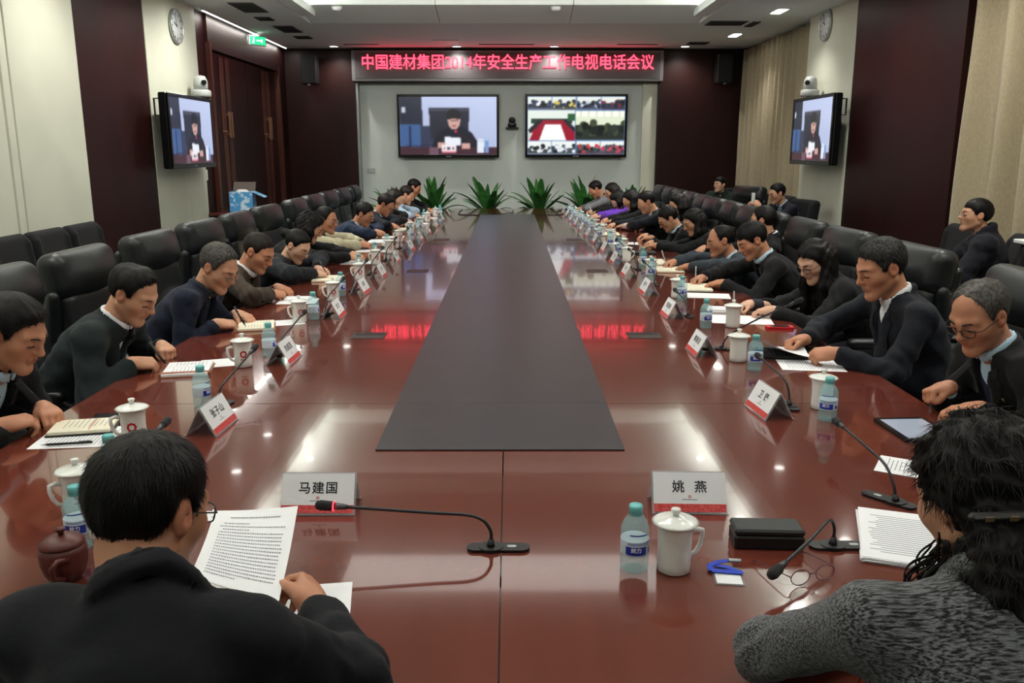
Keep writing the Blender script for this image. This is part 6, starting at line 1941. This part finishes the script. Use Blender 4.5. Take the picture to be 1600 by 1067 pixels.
# near end, right
cs = tag(empty('spectacle_case', (.62, 1.91, TZ), math.radians(-3)), 'long black spectacle case at the near end of the table', 'case')
MB().box((0, 0, .017), (.165, .075, .034), .004).obj('lower_half', M_black, cs)
MB().box((0, 0, .043), (.165, .075, .016), .005).obj('lid', mat('black_case_lid', srgb(26, 28, 30), .45), cs)
bd = tag(empty('name_badge', (.487, 1.745, TZ), math.radians(-6)), 'clear badge with a blue lanyard beside the plain mug', 'badge')
MB().prism(rrect(.066, .085, .004), 0, .0022).obj('sleeve', M_acrylic, bd)
MB().box((0, -.006, .0026), (.056, .062, .0006)).obj('card', M_paper, bd)
lany = MB()
def strap(pts, w):
    for a, b in zip(pts[:-1], pts[1:]):
        a, b = Vector(a), Vector(b)
        d = (b - a).normalized(); s_ = Vector((0, 0, 1)).cross(d) * w / 2
        t_ = Vector((0, 0, .0012))
        q = [a - s_, b - s_, b + s_, a + s_]
        lany.add(q + [p + t_ for p in q], [(3, 2, 1, 0), (4, 5, 6, 7), (0, 1, 5, 4), (1, 2, 6, 5), (2, 3, 7, 6), (3, 0, 4, 7)])
strap([(-.034, .014, .006), (.034, .010, .006)], .016)
strap([(-.034, .014, .005), (-.036, .036, .008), (-.01, .052, .010), (.02, .055, .012)], .014)
strap([(.034, .010, .004), (-.0, .03, .008), (-.03, .04, .007)], .012)
lany.obj('lanyard', mat('blue_lanyard', srgb(20, 60, 190), .6), bd)
MB().box((.022, .048, .016), (.03, .014, .006), .002).obj('clip', M_grey_metal, bd)
gl = tag(empty('spectacles', (.665, 1.715, TZ), math.radians(20)), 'thin rimless spectacles lying beside the bent microphone', 'glasses')
gm = MB()
for x in (-1, 1):
    gm.tube([(x * .033 + .025 * math.cos(a), 0 + .002 * math.sin(a), .02 + .017 * math.sin(a)) for a in np.linspace(0, 2 * math.pi, 19)], .0011, 6, caps=False)
    gm.tube([(x * .058, 0, .024), (x * .064, .01, .026), (x * .066, .10, .014), (x * .064, .13, .004)], .0012, 6)
gm.tube([(-.008, 0, .024), (0, -.003, .027), (.008, 0, .024)], .0012, 6)
gm.obj('frame', mat('purple_frame', srgb(90, 66, 84), .3, .4), gl)
for x in (-1, 1):
    MB().add([(x * .033 + .0245 * math.cos(a), .0, .02 + .0165 * math.sin(a)) for a in np.linspace(0, 2 * math.pi, 18, endpoint=False)], [list(range(18))]).obj('lens', M_lens, gl)
sheet(.965, 1.92, math.radians(-20), 'thick stack of printed sheets before the curly-haired woman seen from behind', n=12)
cup = tag(empty('clay_teacup', (-.985, 1.74, TZ)), 'round brown clay lidded teacup beside the man seen from behind', 'teacup')
MB().lathe([(.0, .0), (.03, .0), (.032, .004), (.042, .02), (.049, .045), (.05, .07), (.046, .084), (.042, .085), (.0, .08)], 30).obj('body', M_clay, cup)
ld = MB().lathe([(.047, .084), (.0475, .088), (.04, .097), (.02, .105), (.0, .107)], 30).obj('lid', M_clay, cup)
MB().lathe([(.006, .105), (.006, .111), (.011, .117), (.010, .122), (0, .123)], 16).obj('knob', M_clay, ld)
MB().tube([(.03, -.038, .065), (.02, -.062, .072), (.012, -.074, .06), (.012, -.07, .035), (.02, -.045, .022)], .006, 8).obj('handle', M_clay, cup)

# ------------------------------------------------------------------ far end: plants, cable; left: side cabinet with box; right: folder
def leaf_mesh(L, w, curl, seed):
    rg = random.Random(seed)
    n = 8
    vs, fs = [], []
    for j in range(n + 1):
        t = j / n
        ww = w * math.sin(math.pi * min(.98, (t * .86 + .12))) ** .8
        y = L * (t - .28 * curl * t * t)
        z = L * (.75 * t - curl * .95 * t * t)
        for q in (-1, 0, 1):
            vs.append((q * ww, y * .75, z + abs(q) * ww * .35))
    for j in range(n):
        for q in range(2):
            a = j * 3 + q
            fs.append((a, a + 1, a + 4, a + 3))
    k = len(vs)
    vs2 = [(x, y, z - .002) for x, y, z in vs]
    return MB().add(vs + vs2, fs + [(d + k, c + k, b + k, a + k) for a, b, c, d in fs], 0, True).mesh('leaf', M_leaf)
LEAVES = [leaf_mesh(.62, .04, .2, 1), leaf_mesh(.74, .042, .42, 2), leaf_mesh(.8, .038, .7, 3), leaf_mesh(.5, .036, .15, 4)]
for i, (x, lab) in enumerate([(-1.28, 'green strap-leaved potted plant at the far table end, leftmost of four'), (-.36, 'green strap-leaved potted plant at the far table end, second from left'),
               (.5, 'green strap-leaved potted plant at the far table end, third from left'), (1.28, 'green strap-leaved potted plant at the far table end, rightmost of four'), (-1.95, 'drooping green potted plant half hidden at the far left'), (2.1, 'green potted plant behind the chairs at the far right')]):
    y = 14.55 if i < 4 else 15.0
    pz = .52 if i < 4 else .4
    p = tag(empty('potted_plant', (x, y, 0)), lab, 'plant', 'strap-leaved plants at the far end')
    MB().lathe([(0, 0), (.13, 0), (.15, .02), (.17, pz - .04), (.185, pz - .04), (.185, pz), (.165, pz), (.16, pz - .05), (0, pz - .05)], 24).obj('pot', M_pot, p)
    MB().tube([(0, 0, pz - .06), (.01, 0, pz + .1)], [.03, .02], 8).obj('stem', M_leaf, p)
    rg = random.Random(i + 3)
    for k in range(30):
        a = k * 2.399 + rg.uniform(-.3, .3)
        ti = k / 30
        m_ = LEAVES[(0 if ti < .35 else 1 if ti < .7 else 2) if k % 5 else 3]
        lf = inst('leaf', m_, p, (0, 0, pz + .03 + .07 * (1 - ti)), (math.radians((44 - 62 * ti) + rg.uniform(-9, 9)), rg.uniform(-.2, .2), a))
        sc = rg.uniform(.8, 1.12)
        lf.scale = (sc * 1.5, sc * 1.25, sc * .95)
tag(MB().tube(smooth_path([(-.75, 13.7, TZ + .006), (-.76, 12.95, TZ + .006), (-.70, 12.6, TZ + .006), (-.3, 12.55, TZ + .006), (.02, 12.9, TZ + .012), (.06, 13.6, TZ + .006)]), .006, 6).obj('table_cable', M_black, None), 'thin black cable looping over the far end of the table', 'cable')
tag(MB().tube(smooth_path([(.4, 12.55, TZ + .01), (.75, 12.6, TZ + .006), (.80, 13.0, TZ + .006), (.78, 13.7, TZ + .006)]), .006, 6).obj('table_cable', M_black, None), 'short black cable right of the inlay at the far table end', 'cable')
sc_ = tag(empty('side_cabinet', (-3.72, 11.85, 0)), 'low dark red wooden cabinet past the left pillar', 'cabinet')
MB().box((0, 0, .42), (.5, .8, .8), .01).obj('body', M_wood, sc_)
MB().box((0, 0, .84), (.54, .84, .04), .008).obj('top', M_table_dark, sc_)
for k in (-1, 1):
    d_ = MB().box((.255, k * .195, .42), (.02, .37, .7), .005).obj('door', M_wood, sc_)
    MB().box((.272, k * .04, .5), (.015, .012, .1), .003).obj('handle', M_bronze, d_)
bx = tag(empty('carton', (-3.68, 11.95, .86), .15), 'open blue and white carton on the cabinet past the left pillar', 'box')
M_cart = mat('blue_carton', srgb(70, 150, 205), .6, noise=((14, 14, 14), srgb(200, 222, 235), 2, .5, .6))
for nm, c, d in (('panel', (.15, 0, .13), (.005, .34, .26)), ('panel', (-.15, 0, .13), (.005, .34, .26)), ('panel', (0, .17, .13), (.3, .005, .26)), ('panel', (0, -.17, .13), (.3, .005, .26)), ('panel', (0, 0, .003), (.3, .34, .005))):
    MB().box(c, d).obj(nm, M_cart, bx)
MB().box((0, .09, 0), (.3, .18, .004), 0, 0, Matrix.Rotation(math.radians(40), 4, 'X')).obj('flap', mat('carton_inside', srgb(90, 80, 74), .7), bx, (0, .17, .262))
MB().box((.09, 0, 0), (.18, .32, .004), 0, 0, Matrix.Rotation(math.radians(25), 4, 'Y')).obj('flap', M_cart, bx, (.15, 0, .258))
MB().lathe([(.11, .2), (.1, .25), (.06, .285), (.0, .29)], 12).obj('lining', M_white_plastic, bx)
fb = tag(empty('side_stand', (3.86, 5.95, 0)), 'white-topped stand behind the parka man near the curtain', 'table')
MB().box((0, 0, 1.03), (.34, .62, .03), .006).obj('top', M_white_plastic, fb)
for k in (-1, 1):
    MB().box((.05, k * .24, .51), (.04, .04, 1.02), .005).obj('leg', M_grey_plastic, fb)
